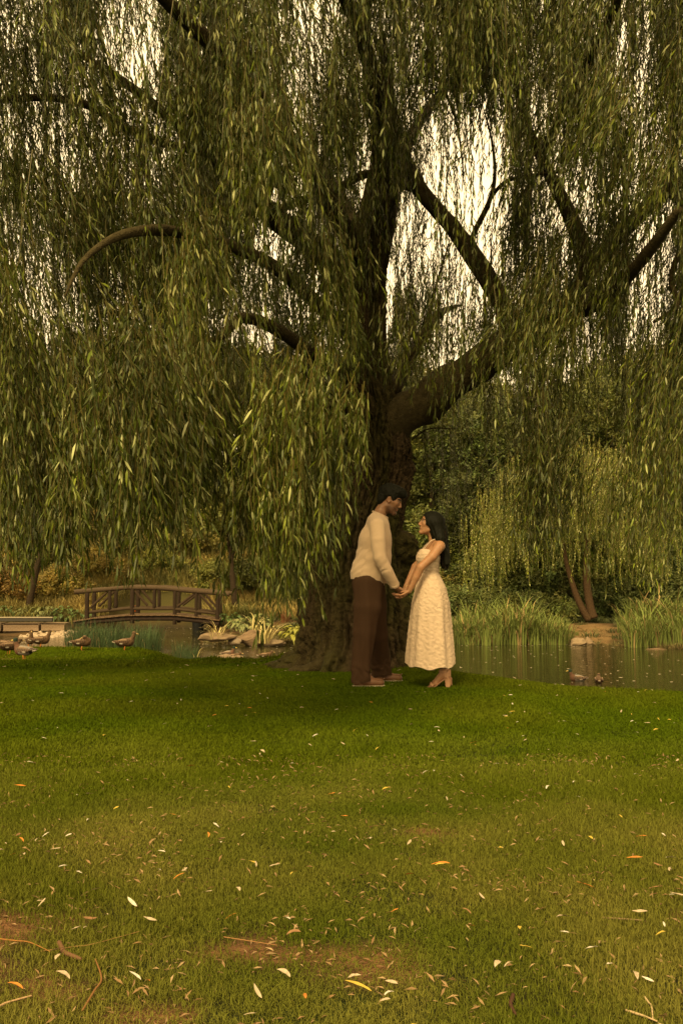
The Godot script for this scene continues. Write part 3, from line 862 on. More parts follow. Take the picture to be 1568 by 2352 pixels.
func broadleaf(label: String, x: float, d: float, h: float, r: float, tone: String, group: String, lean := 0.0, clear := 0.22, dense := 1.0) -> void:
	var root := thing("broadleaf_tree", label, "tree", on_ground(x, d), group)
	var bk: StandardMaterial3D = mat("wood_bark", Color.WHITE, 0.92, 0.2)
	var m := MB.new()
	var top := Vector3(lean * h, h * 0.8, 0)
	var sp := spline([Vector3(0, -0.2, 0), Vector3(lean * h * 0.2 + rf(-0.1, 0.1), h * 0.2, 0), Vector3(lean * h * 0.55 + rf(-0.2, 0.2), h * 0.5, rf(-0.3, 0.3)), top], [h * 0.020, h * 0.016, h * 0.010, h * 0.003], 6)
	tube(m, sp[0], sp[1], 9, Color(0.055, 0.040, 0.024), 0.15, 4.0)
	part("trunk", commit(m, bk), root)
	var lobes := []
	var count := int(7 + r * 1.6)
	for k in count:
		var a := TAU * k / count * 2.4 + rf(-0.4, 0.4); var t := rf(0.0, 1.0)
		var y := lerpf(h * clear + r * 0.3, h - r * 0.35, t)
		var w := r * sin(PI * clampf(0.18 + 0.72 * t, 0, 1)) * rf(0.35, 0.75)
		var c := Vector3(lean * y + cos(a) * w, y, sin(a) * w)
		var lr := r * rf(0.36, 0.60)
		lobes.append([c, Vector3(lr, lr * rf(0.6, 0.85), lr)])
		if k % 2 == 0:
			var bm := MB.new()
			var b0: Vector3 = sp[0][int(sp[0].size() * clampf(y / h * 0.85, 0.1, 0.9))]
			tube(bm, [b0, b0.lerp(c, 0.5) + Vector3(0, 0.2, 0), c], [h * 0.007, h * 0.005, h * 0.002], 5, Color(0.05, 0.038, 0.022))
			part("branch", commit(bm, bk), root)
	crown_of(root, lobes, TONES[tone], 8.5 * dense, 1.25)

func shrub(label: String, x: float, d: float, w: float, h: float, tone: String, group: String) -> void:
	var root := thing("shrub", label, "shrub", on_ground(x, d), group)
	var lobes := []
	for k in 6:
		var a := TAU * k / 6.0 + rf(-0.3, 0.3); var t := rf(0.2, 0.8)
		lobes.append([Vector3(cos(a) * w * 0.30, h * t * 0.75, sin(a) * w * 0.30), Vector3(w * 0.32, h * 0.30, w * 0.32)])
	lobes.append([Vector3(0, h * 0.6, 0), Vector3(w * 0.35, h * 0.4, w * 0.35)])
	crown_of(root, lobes, TONES[tone], 26.0 if h < 2.5 else 12.0, 0.85 if h < 2.5 else 1.15)
	var m := MB.new()
	for k in 1: tube(m, [Vector3(0, -0.1, 0), Vector3(0.05, h * 0.35, 0.03), Vector3(0.1, h * 0.7, 0)], [0.05, 0.035, 0.012], 6, Color(0.06, 0.042, 0.025))
	part("stem", commit(m, mat("wood_bark", Color.WHITE, 0.92, 0.2)), root)

func gx(px: float, d: float) -> float: return (px - 784.0) / LENS * d

func build_woods() -> void:
	build_puffs()
	var bk := mat("wood_bark", Color.WHITE, 0.92, 0.2)
	grain(bk, noise_tex(256, 0.03, 0.1, 0, 1, 81, Color(0.5, 0.48, 0.45), Color(1, 1, 1)), 1.5)
	var ord := ["first", "second", "third", "fourth", "fifth", "sixth", "seventh", "eighth", "ninth", "tenth"]
	var hill := [[-130, 58, 12.0, 4.5, "gold"], [-20, 64, 13.0, 4.6, "olive"], [90, 57, 9.0, 3.4, "gold"], [205, 72, 14.0, 5.2, "olive"], [330, 76, 13.0, 4.8, "lime"], [450, 70, 13.0, 4.6, "olive"], [570, 66, 12.0, 4.4, "mid"], [690, 60, 13.0, 4.6, "mid"], [790, 58, 12.0, 4.5, "olive"]]
	for i in hill.size():
		var t: Array = hill[i]
		broadleaf("%s tree from the left on the slope behind the bridge" % ord[i], gx(t[0], t[1]), t[1], t[2], t[3], t[4], "trees on the slope behind the bridge")
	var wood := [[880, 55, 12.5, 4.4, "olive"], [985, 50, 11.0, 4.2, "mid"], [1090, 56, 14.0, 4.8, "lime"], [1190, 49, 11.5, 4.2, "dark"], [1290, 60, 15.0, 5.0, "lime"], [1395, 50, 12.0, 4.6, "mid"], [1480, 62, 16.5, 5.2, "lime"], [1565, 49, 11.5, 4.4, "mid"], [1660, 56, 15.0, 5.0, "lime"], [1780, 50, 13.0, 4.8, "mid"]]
	for i in wood.size():
		var t: Array = wood[i]
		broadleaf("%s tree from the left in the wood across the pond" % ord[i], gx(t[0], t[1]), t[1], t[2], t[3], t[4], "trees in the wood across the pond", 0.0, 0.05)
	var k_far := -1
	# a second, deeper rank of the wood
	for t in [[930, 74, 15.0, 5.5, "olive"], [1130, 76, 16.0, 6.0, "mid"], [1370, 78, 17.0, 6.0, "olive"], [1560, 76, 17.0, 6.0, "lime"], [1720, 72, 15.0, 6.0, "mid"]]:
		k_far += 1
		broadleaf("%s far tree from the left rising behind the wood across the pond" % ord[k_far], gx(t[0], t[1]), t[1], t[2], t[3], t[4], "farthest trees across the pond", 0.0, 0.12)
	# two thin trees left and right of the bridge
	broadleaf("thin leaning tree left of the bridge", gx(66, 45.5), 45.5, 8.5, 2.6, "gold", "thin trees by the bridge", 0.16, 0.42)
	broadleaf("thin bare-stemmed tree at the right end of the bridge", gx(546, 44.0), 44.0, 8.0, 2.4, "lime", "thin trees by the bridge", -0.13, 0.45)
	# bushes
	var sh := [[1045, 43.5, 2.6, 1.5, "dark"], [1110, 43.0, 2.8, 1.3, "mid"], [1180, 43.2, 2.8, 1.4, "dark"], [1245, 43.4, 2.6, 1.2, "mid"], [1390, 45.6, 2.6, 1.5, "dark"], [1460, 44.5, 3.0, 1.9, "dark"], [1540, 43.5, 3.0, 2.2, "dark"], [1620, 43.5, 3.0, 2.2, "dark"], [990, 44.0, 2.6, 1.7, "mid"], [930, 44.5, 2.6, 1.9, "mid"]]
	for i in sh.size():
		var t: Array = sh[i]
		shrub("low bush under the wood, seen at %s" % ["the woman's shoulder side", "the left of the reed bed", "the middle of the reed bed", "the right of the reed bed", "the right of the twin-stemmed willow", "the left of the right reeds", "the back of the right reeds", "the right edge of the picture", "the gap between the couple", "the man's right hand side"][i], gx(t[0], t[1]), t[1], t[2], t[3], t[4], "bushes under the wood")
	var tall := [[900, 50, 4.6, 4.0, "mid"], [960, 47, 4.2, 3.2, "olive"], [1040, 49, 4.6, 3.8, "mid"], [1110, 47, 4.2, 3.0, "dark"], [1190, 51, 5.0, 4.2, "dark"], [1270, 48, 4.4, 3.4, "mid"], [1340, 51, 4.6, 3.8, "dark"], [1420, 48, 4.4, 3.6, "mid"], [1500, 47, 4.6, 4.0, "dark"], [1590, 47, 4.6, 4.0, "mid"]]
	for i in tall.size():
		var t: Array = tall[i]
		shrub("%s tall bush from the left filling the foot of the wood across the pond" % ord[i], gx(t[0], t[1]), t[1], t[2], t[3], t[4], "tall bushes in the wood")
	var hs := [[20, 47, 2.6, 1.6, "rust"], [150, 48, 2.6, 1.5, "gold"], [215, 51, 2.4, 1.6, "gold"], [290, 55, 2.8, 1.7, "olive"], [370, 53, 2.2, 1.3, "lime"], [430, 56, 2.8, 1.8, "olive"], [500, 50, 2.2, 1.5, "lime"], [575, 48, 2.6, 1.9, "mid"], [640, 49, 2.8, 2.1, "olive"], [710, 47, 2.6, 1.8, "mid"], [110, 53, 3.0, 2.2, "olive"], [-40, 50, 3.0, 2.2, "gold"]]
	for i in hs.size():
		var t: Array = hs[i]
		shrub("%s shrub on the slope behind the bridge, %s" % [{"rust": "amber", "gold": "golden", "olive": "olive", "lime": "yellow-green", "mid": "green"}[t[4]], ["left of the leaning tree", "just right of the leaning tree", "above the left half of the bridge", "high above the middle of the bridge", "low behind the middle of the bridge", "high above the right half of the bridge", "behind the right end of the bridge", "right of the thin bare-stemmed tree", "above the boulder", "beside the willow trunk", "behind the leaning tree", "at the left edge of the picture"][i]], gx(t[0], t[1]), t[1], t[2], t[3], t[4], "shrubs on the slope")
	# rough meadow on the slope
	var gm: StandardMaterial3D = mat("strap_leaf", Color.WHITE)
	var tuft := []
	for k in 3: tuft.append(commit(clump(60, 0.45, 0.25, 0.75, 0.035, Color(1, 1, 1), Color(1.2, 1.1, 1.0), 0.6, 0.0), gm))
	var holder := Node3D.new(); holder.name = "meadow_grass"; holder.set_meta("kind", "stuff"); add_child(holder)
	tag(holder, "rough yellowing grass on the slope behind the bridge", "grass")
	var xf := [[], [], []]; var cl := [[], [], []]
	for k in 5200:
		var d := rf(42.0, 72.0); var x := gx(rf(-220.0, 980.0), d)
		if d - curve(FAR_SHORE, x) < 3.0: continue
		var q := n_soft.get_noise_2d(x * 5.0, d * 5.0); var v := rng.randi() % 3
		var c := Color(0.17, 0.155, 0.036).lerp(Color(0.27, 0.20, 0.055), clampf(0.5 + q * 1.2, 0, 1)).lerp(Color(0.07, 0.09, 0.022), clampf(n_fine.get_noise_2d(x * 4.0, d * 4.0) * 1.6, 0, 1)) * rf(0.75, 1.25)
		c.a = 1
		var s := rf(0.7, 1.4)
		xf[v].append(Transform3D(Basis(Vector3.UP, rf(0, TAU)).scaled(Vector3(s, s, s)), on_ground(x, d))); cl[v].append(c)
	for v in 3: scatter("tufts", tuft[v], xf[v], cl[v], holder)
	# ground cover under the wood and along the banks
	var h2 := Node3D.new(); h2.name = "bank_growth"; h2.set_meta("kind", "stuff"); add_child(h2)
	tag(h2, "low green growth on the far bank under the wood", "ground cover")
	xf = [[], [], []]; cl = [[], [], []]
	for k in 3000:
		var d := rf(36.5, 60.0); var x := gx(rf(560.0, 1720.0), d)
		var b := d - curve(FAR_SHORE, x)
		if b < 0.35 or (b < 2.0 and rng.randf() < 0.5): continue
		var cleared := Vector2((x - 9.4) / 2.5, (d - 39.6) / 3.0).length() < 1.0
		if cleared and rng.randf() < 0.90: continue
		if x < 3.0 and d < 41.5 and rng.randf() < 0.75: continue
		var v := rng.randi() % 3
		var c := Color(0.055, 0.070, 0.016).lerp(Color(0.11, 0.10, 0.03), clampf(n_fine.get_noise_2d(x * 6.0, d * 6.0) + (0.5 if b < 1.6 else 0.0), 0, 1)) * rf(0.7, 1.3)
		c.a = 1
		var s := rf(0.5, 0.95)
		xf[v].append(Transform3D(Basis(Vector3.UP, rf(0, TAU)).scaled(Vector3(s, s * 0.6, s)), on_ground(x, d))); cl[v].append(c)
	for v in 3: scatter("tufts", tuft[v], xf[v], cl[v], h2)
	# dead stalks and straw washed up along the waterline
	var straw := []
	for k in 3: straw.append(commit(clump(26, 0.30, 0.10, 0.34, 0.022, Color(1, 1, 1), Color(1, 1, 1), 1.6, 0.0), gm))
	var h3 := Node3D.new(); h3.name = "shore_straw"; h3.set_meta("kind", "stuff"); add_child(h3)
	tag(h3, "dead stalks and straw along the far waterline", "straw")
	xf = [[], [], []]; cl = [[], [], []]
	for k in 900:
		var x := rf(-5.0, 15.0); var b := 0.02 + 1.6 * pow(rng.randf(), 1.6)
		if x > 7.4 and x < 11.4: b *= 2.4
		var d := curve(FAR_SHORE, x) + 0.5 * n_soft.get_noise_2d(x * 5.0, 300.0) + b
		var v := rng.randi() % 3
		var c := Color(0.20, 0.135, 0.055).lerp(Color(0.30, 0.20, 0.08), rng.randf()).lerp(Color(0.09, 0.105, 0.025), 0.8 * rng.randf()) * rf(0.6, 1.15); c.a = 1
		var s := rf(0.5, 1.1) * (0.55 if x > 7.4 and x < 11.4 else 1.0)
		xf[v].append(Transform3D(Basis.from_euler(Vector3(rf(-0.4, 0.4), rf(0, TAU), rf(-0.4, 0.4))).scaled(Vector3(s, s, s)), Vector3(x, maxf(ground(x, d), WATER) + 0.01, -d))); cl[v].append(c)
	for v in 3: scatter("tufts", straw[v], xf[v], cl[v], h3)
	# young twin-stemmed willow across the pond, pale and weeping
	var base := on_ground(gx(1350, 42.2), 42.2)
	var yw := thing("young_willow", "pale young weeping willow with two leaning stems across the pond", "tree", base)
	var c0 := at(1250, 1100, 42.2) - base
	for st in [[[1352, 1425, 0.16], [1330, 1385, 0.13], [1312, 1335, 0.11], [1295, 1270, 0.09], [1280, 1180, 0.07], [1270, 1080, 0.04]], [[1362, 1420, 0.20], [1352, 1380, 0.16], [1345, 1310, 0.13], [1350, 1220, 0.10], [1365, 1120, 0.07], [1380, 1040, 0.04]]]:
		var pts := []; var rr := []
		for q in st: pts.append(at(q[0], q[1], 42.2) - base); rr.append(q[2])
		var sp := spline(pts, rr, 5); var m := MB.new()
		tube(m, sp[0], sp[1], 10, Color(0.12, 0.075, 0.04), 0.15, 4.0)
		part("stem", commit(m, bk), yw)
	var crown := Node3D.new(); crown.name = "crown"; yw.add_child(crown)
	var wx := {}; var wc := {}
	for k in 260:
		var px := rf(1080.0, 1530.0)
		var dome := 1.0 - pow(absf(px - 1310.0) / 240.0, 2.0)
		var d := 42.2 + rf(-2.6, 2.4)
		var topy := lerpf(1180.0, 1010.0, clampf(dome, 0, 1)) + rf(-20.0, 170.0)
		var p0 := at(px, topy, d)
		var tone := Color(2.3, 2.1, 2.2) * rf(0.6, 1.3); tone.a = 1
		for j in 5:
			var p := p0 + Vector3(rf(-0.5, 0.5), rf(-0.3, 0.2), rf(-0.5, 0.5))
			var left := minf(rf(0.8, 3.0), p.y - (ground(p.x, d) + rf(1.3, 2.6)))
			while left > 0.3:
				var li := 0
				for q in strand_len.size():
					if strand_len[q] <= left + 0.1: li = q
				var vi := rng.randi() % 4
				var b := Basis(Vector3.UP, rf(0, TAU)).scaled(Vector3(1.9, 1.0, 1.9))
				var key := [li, vi]
				if not wx.has(key): wx[key] = []; wc[key] = []
				wx[key].append(Transform3D(b, p - base)); wc[key].append(tone)
				p += b * strand_end[li][vi]; left -= strand_len[li]
	for key in wx: scatter("foliage", strand_mesh[key[0]][key[1]], wx[key], wc[key], crown)
	# a bare leaning pole in the shade at the far right
	var fm := MB.new()
	tube(fm, [at(1460, 1360, 46.0), at(1520, 1368, 46.0), at(1600, 1385, 46.0)], [0.07, 0.09, 0.1], 8, Color(0.04, 0.03, 0.018), 0.1, 4.0)
	var fo := part("fallen_branch", commit(fm, bk), self); fo.name = numbered("fallen_branch")
	tag(fo, "dark fallen branch leaning in the shade behind the right reeds", "branch")

func build_litter() -> void:
	var lm := mat("dry_leaf", Color.WHITE, 0.8, 0.3); lm.backlight_enabled = true; lm.backlight = Color(0.3, 0.25, 0.15)
	var tones := {"pale": Color(0.36, 0.285, 0.19), "white": Color(0.46, 0.41, 0.33), "orange": Color(0.40, 0.155, 0.028), "yellow": Color(0.42, 0.30, 0.05), "brown": Color(0.20, 0.11, 0.05)}
	var kinds := {}
	for key in tones:
		var row := []
		for k in 4:
			var m := MB.new()
			var L := rf(0.028, 0.064); var w := rf(0.0030, 0.0062); var bend := rf(-0.9, 0.9); var curl := rf(-0.25, 0.45)
			var prev := -1; var p := Vector3(-L * 0.5, 0, 0); var ang := -bend * 0.5; var pit := curl
			for q in 8:
				var t := q / 7.0
				var ww := w * sin(PI * pow(t * 0.94 + 0.03, 0.8))
				var c: Color = tones[key] * rf(0.85, 1.15); c.a = 1
				var dirv := Vector3(cos(ang) * cos(pit), sin(pit), sin(ang) * cos(pit))
				var sd := Vector3(-sin(ang), rf(0.1, 0.5), cos(ang)).normalized()
				var a := m.vert(p - sd * ww + Vector3(0, ww * 0.5, 0), c); var b := m.vert(p, c); var d := m.vert(p + sd * ww + Vector3(0, ww * 0.3, 0), c)
				if q > 0: m.quad(prev, a, b, prev + 1); m.quad(prev + 1, b, d, prev + 2)
				prev = a
				p += dirv * L / 7.0; ang += bend / 7.0; pit -= curl * 2.0 / 7.0
			row.append(commit(m, lm))
		kinds[key] = row
	var text := {"pale": "pale tan dry willow leaf", "white": "whitish dried willow leaf", "orange": "orange-brown curled willow leaf", "yellow": "yellow fallen willow leaf", "brown": "dark brown withered willow leaf"}
	for k in 285:
		var d: float
		if k < 120: d = sqrt(rf(2.05 * 2.05, 3.9 * 3.9))
		else: d = sqrt(rf(3.8 * 3.8, 8.6 * 8.6))
		var x := rf(-1, 1) * (d * 0.35 + 0.1)
		var t := rng.randf()
		var key := "pale" if t < 0.5 else ("white" if t < 0.66 else ("orange" if t < 0.80 else ("yellow" if t < 0.9 else "brown")))
		if d > 4.0: key = "pale" if t < 0.45 else ("white" if t < 0.78 else ("orange" if t < 0.86 else "yellow"))
		var o := part("fallen_leaf", kinds[key][rng.randi() % 4], self, on_ground(x, d, 0.024 + rf(0.0, 0.010)), Vector3(rf(-0.35, 0.35), rf(0, TAU), rf(-0.35, 0.35)))
		o.name = numbered("fallen_leaf"); o.scale = Vector3.ONE * (rf(0.7, 1.25) if d > 3.6 else rf(0.8, 1.5))
		var zone := "at the bottom edge of the picture" if d < 2.5 else ("in the foreground" if d < 3.8 else ("on the middle lawn" if d < 6.2 else "on the shaded lawn near the couple"))
		var third := "left" if x < -0.115 * d else ("right" if x > 0.115 * d else "centre")
		tag(o, "%s, %s, %s" % [text[key], zone, third], "leaf", "fallen %s leaves %s, %s" % [key, zone, third])
	# more of them, too small to tell apart, on the far lawn
	var xf := []; var cl := []
	for k in 420:
		var d := rf(8.6, 21.0); var x := rf(-1, 1) * (d * 0.36)
		if d > curve(CREST, x) + 0.4: continue
		var s := rf(0.8, 1.4)
		xf.append(Transform3D(Basis.from_euler(Vector3(rf(-0.3, 0.3), rf(0, TAU), rf(-0.3, 0.3))).scaled(Vector3(s, s, s)), on_ground(x, d, 0.035))); cl.append(Color(1, 1, 1))
	var far := scatter("leaf_litter", kinds["pale"][0], xf, cl, self)
	tag(far, "scattered pale fallen leaves on the lawn near the ducks", "leaves")
	# crumbs of dead grass and broken leaf in the turf, too small to tell apart
	var cxf := []; var ccl := []
	var cm := MB.new()
	var v0 := cm.vert(Vector3(-0.011, 0, -0.001)); var v1 := cm.vert(Vector3(-0.002, 0.003, 0.0022)); var v2 := cm.vert(Vector3(0.011, 0.001, 0.0)); var v3 := cm.vert(Vector3(0.0, 0.002, -0.0022))
	cm.tri(v0, v1, v2); cm.tri(v0, v2, v3)
	for k in 5200:
		var d := sqrt(rf(1.9 * 1.9, 5.6 * 5.6)); var x := rf(-1, 1) * (d * 0.36 + 0.1)
		var bz := bare(x, d)
		if n_fine.get_noise_2d(x * 22.0, d * 22.0) + bz * 0.8 < 0.05 and rng.randf() < 0.75: continue
		var s := rf(0.5, 1.7)
		cxf.append(Transform3D(Basis.from_euler(Vector3(rf(-0.7, 0.7), rf(0, TAU), rf(-0.7, 0.7))).scaled(Vector3(s, s, s)), on_ground(x, d, rf(0.004, 0.022) * (1.0 - 0.7 * bz))))
		var cc := Color(0.24, 0.15, 0.065).lerp(Color(0.34, 0.25, 0.13), rng.randf()).lerp(Color(0.14, 0.07, 0.03), 0.6 * rng.randf()); cc.a = 1
		ccl.append(cc)
	var crumbs := scatter("turf_crumbs", commit(cm, lm, true), cxf, ccl, self)
	tag(crumbs, "crumbs of dead grass and broken leaves in the foreground turf", "litter")
	# sticks and dry twigs in the foreground
	var tm := mat("dry_twig", Color.WHITE, 0.9, 0.2)
	var tw := [[150, 2150, 200, 2190, 0.0075, Color(0.12, 0.065, 0.035), "short thick brown stick on the bare patch at lower left"], [0, 2140, 130, 2172, 0.002, Color(0.24, 0.11, 0.035), "thin brown-orange twig at the left edge by the thick stick"], [110, 2168, 330, 2130, 0.0014, Color(0.22, 0.13, 0.05), "long thin twig running right from the thick stick"], [205, 2300, 232, 2190, 0.0026, Color(0.18, 0.09, 0.035), "curved brown twig below the thick stick"], [520, 2140, 640, 2160, 0.0016, Color(0.22, 0.12, 0.05), "thin twig on the bare patch in the lower middle"], [1168, 2270, 1174, 2320, 0.005, Color(0.055, 0.03, 0.018), "dark upright twig in the lower right grass"], [1370, 2100, 1460, 2110, 0.003, Color(0.17, 0.12, 0.06), "thin grey twig lying near the right edge"], [1420, 2310, 1490, 2340, 0.0028, Color(0.36, 0.26, 0.14), "pale straw twig at the lower right"], [1462, 2280, 1480, 2335, 0.0025, Color(0.38, 0.28, 0.15), "second pale straw twig crossing at the lower right"], [0, 2300, 90, 2270, 0.003, Color(0.34, 0.22, 0.12), "pale dry stalk at the lower left edge"]]
	for t in tw:
		var d0: float = LENS * EYE / (t[1] - 1300.0); var d1: float = LENS * EYE / (t[3] - 1300.0)
		var a := on_ground(gx(t[0], d0), d0, 0.012); var b := on_ground(gx(t[2], d1), d1, 0.016)
		var m := MB.new()
		var md := (a + b) * 0.5 + Vector3(rf(-0.1, 0.1), 0.0, rf(-0.1, 0.1)) * a.distance_to(b)
		var sp := spline([a, a.lerp(md, 0.6), md, b], [t[4], t[4], t[4] * 0.9, t[4] * 0.6], 5)
		tube(m, sp[0], sp[1], 7, t[5], 0.15, 60.0)
		var o := part("twig", commit(m, tm), self); o.name = numbered("twig")
		tag(o, t[6], "twig", "twigs in the foreground")
	# floating specks on the pond
	var sm := MB.new()
	var c0 := sm.vert(Vector3.ZERO)
	for k in 6: sm.vert(Vector3(cos(k * TAU / 6), 0.15, sin(k * TAU / 6)))
	for k in 6: sm.tri(c0, 1 + k, 1 + (k + 1) % 6)
	var sxf := []; var scl := []
	for k in 520:
		var x := rf(-13.0, 14.0); var sh := curve(FAR_SHORE, x)
		var d := sh - 0.3 - pow(rng.randf(), 2.2) * 14.0
		if d < 24.0: continue
		var s := rf(0.012, 0.04)
		sxf.append(Transform3D(Basis.IDENTITY.scaled(Vector3(s, s, s)), Vector3(x, WATER + 0.006, -d))); scl.append(Color(0.5, 0.42, 0.3))
	var fl := scatter("floating_specks", commit(sm, mat("speck", Color.WHITE, 0.8, 0.3)), sxf, scl, self)
	tag(fl, "pale specks of fluff floating on the pond", "specks")

# ---------------------------------------------------------------- bridge, ducks, stones, plants
func log_between(a: Vector3, b: Vector3, r0: float, r1: float, col: Color) -> MB:
	var m := MB.new()
	var pts := []; var rr := []
	for k in 7:
		var t := k / 6.0
		pts.append(a.lerp(b, t) + Vector3(0, 0.012 * n_soft.get_noise_2d(t * 40.0 + a.x * 17.0, a.y * 30.0), 0)); rr.append(lerpf(r0, r1, t) * (1.0 + 0.05 * n_soft.get_noise_1d(t * 60.0 + a.x * 31.0)))
	tube(m, pts, rr, 11, col, 0.10, 12.0)
	return m

func build_bridge() -> void:
	var wood := mat("weathered_log", Color.WHITE, 0.9, 0.3)
	grain(wood, noise_tex(512, 0.015, 0.1, 0, 1, 61, Color(0.55, 0.52, 0.5), Color(1, 1, 1)), 2.2, noise_tex(512, 0.04, 0.12, 0, 1, 63), 0.8)
	var D := 40.0
	var o := at(346, 1415, D)
	var root := thing("log_bridge", "small arched brown log footbridge crossing the pond channel", "bridge", o)
	var w := 1.35                                            # distance between the two railings
	var u := 0.00448
	var L := func(zx: float, zy: float, z: float) -> Vector3: return Vector3((zx - 780.0) * u, (385.0 - zy) * u, z)
	var dk := Color(0.045, 0.030, 0.017); var lt := Color(0.105, 0.072, 0.043)
	for side in [0.0, -w]:
		var sh := 0.0 if side == 0.0 else -12.0               # the far railing is seen a touch to the left
		for h in [[[100, 172], [600, 130]], [[596, 131], [838, 136]], [[834, 134], [1478, 190]]]:
			part("handrail", commit(log_between(L.call(h[0][0], h[0][1], side), L.call(h[1][0], h[1][1], side), 0.098, 0.086, lt), wood), root)
		for r in [[[235, 352], [600, 316]], [[596, 318], [990, 322]], [[985, 322], [1358, 362]]]:
			part("lower_rail", commit(log_between(L.call(r[0][0], r[0][1], side), L.call(r[1][0], r[1][1], side), 0.062, 0.055, dk.lerp(lt, 0.5)), wood), root)
		for p in [[213, 178, 505, 0.090], [617, 145, 450, 0.088], [995, 155, 462, 0.078], [1187, 170, 410, 0.066], [1376, 190, 470, 0.078], [415, 155, 330, 0.075], [813, 145, 315, 0.066]]:
			part("post", commit(log_between(L.call(p[0] + sh, p[1], side - 0.01), L.call(p[0] + sh, p[2], side - 0.01), p[3], p[3] * 1.04, dk), wood), root)
		for b in [[[242, 312], [388, 172]], [[640, 165], [752, 292]], [[1018, 302], [1172, 182]], [[1212, 182], [1352, 345]]]:
			part("brace", commit(log_between(L.call(b[0][0], b[0][1], side - 0.02), L.call(b[1][0], b[1][1], side - 0.02), 0.05, 0.048, dk.lerp(lt, 0.4)), wood), root)
	# deck: planks laid across two stringers
	var arch := func(zx: float) -> float: return curve([[90.0, 432.0], [300.0, 402.0], [600.0, 378.0], [980.0, 376.0], [1200.0, 395.0], [1400.0, 422.0]], zx)
	var plank := MB.new(); plank.box(Vector3.ZERO, Vector3(0.132, 0.045, w + 0.34), Basis.IDENTITY, 0.006, Color(0.21, 0.14, 0.08))
	var plank2 := MB.new(); plank2.box(Vector3.ZERO, Vector3(0.132, 0.045, w + 0.30), Basis.IDENTITY, 0.006, Color(0.165, 0.11, 0.062))
	var pk := [commit(plank, wood, true), commit(plank2, wood, true)]
	var x := 100.0; var i := 0
	while x < 1400.0:
		var y0: float = arch.call(x); var y1: float = arch.call(x + 30.0)
		var q := part("plank", pk[i % 2], root, L.call(x + 15.0, (y0 + y1) * 0.5, -w * 0.5), Vector3(0, 0, atan2(y0 - y1, 30.0)))
		x += 31.0; i += 1
	for z in [-0.02, -w + 0.02]:
		var m := MB.new(); var pts := []; var rr := []
		for k in 14:
			var zx := 100.0 + 1290.0 * k / 13.0
			pts.append(L.call(zx, arch.call(zx) + 28.0, z)); rr.append(0.10)
		tube(m, pts, rr, 9, Color(0.06, 0.042, 0.028), 0.08, 9.0)
		part("stringer", commit(m, wood), root)

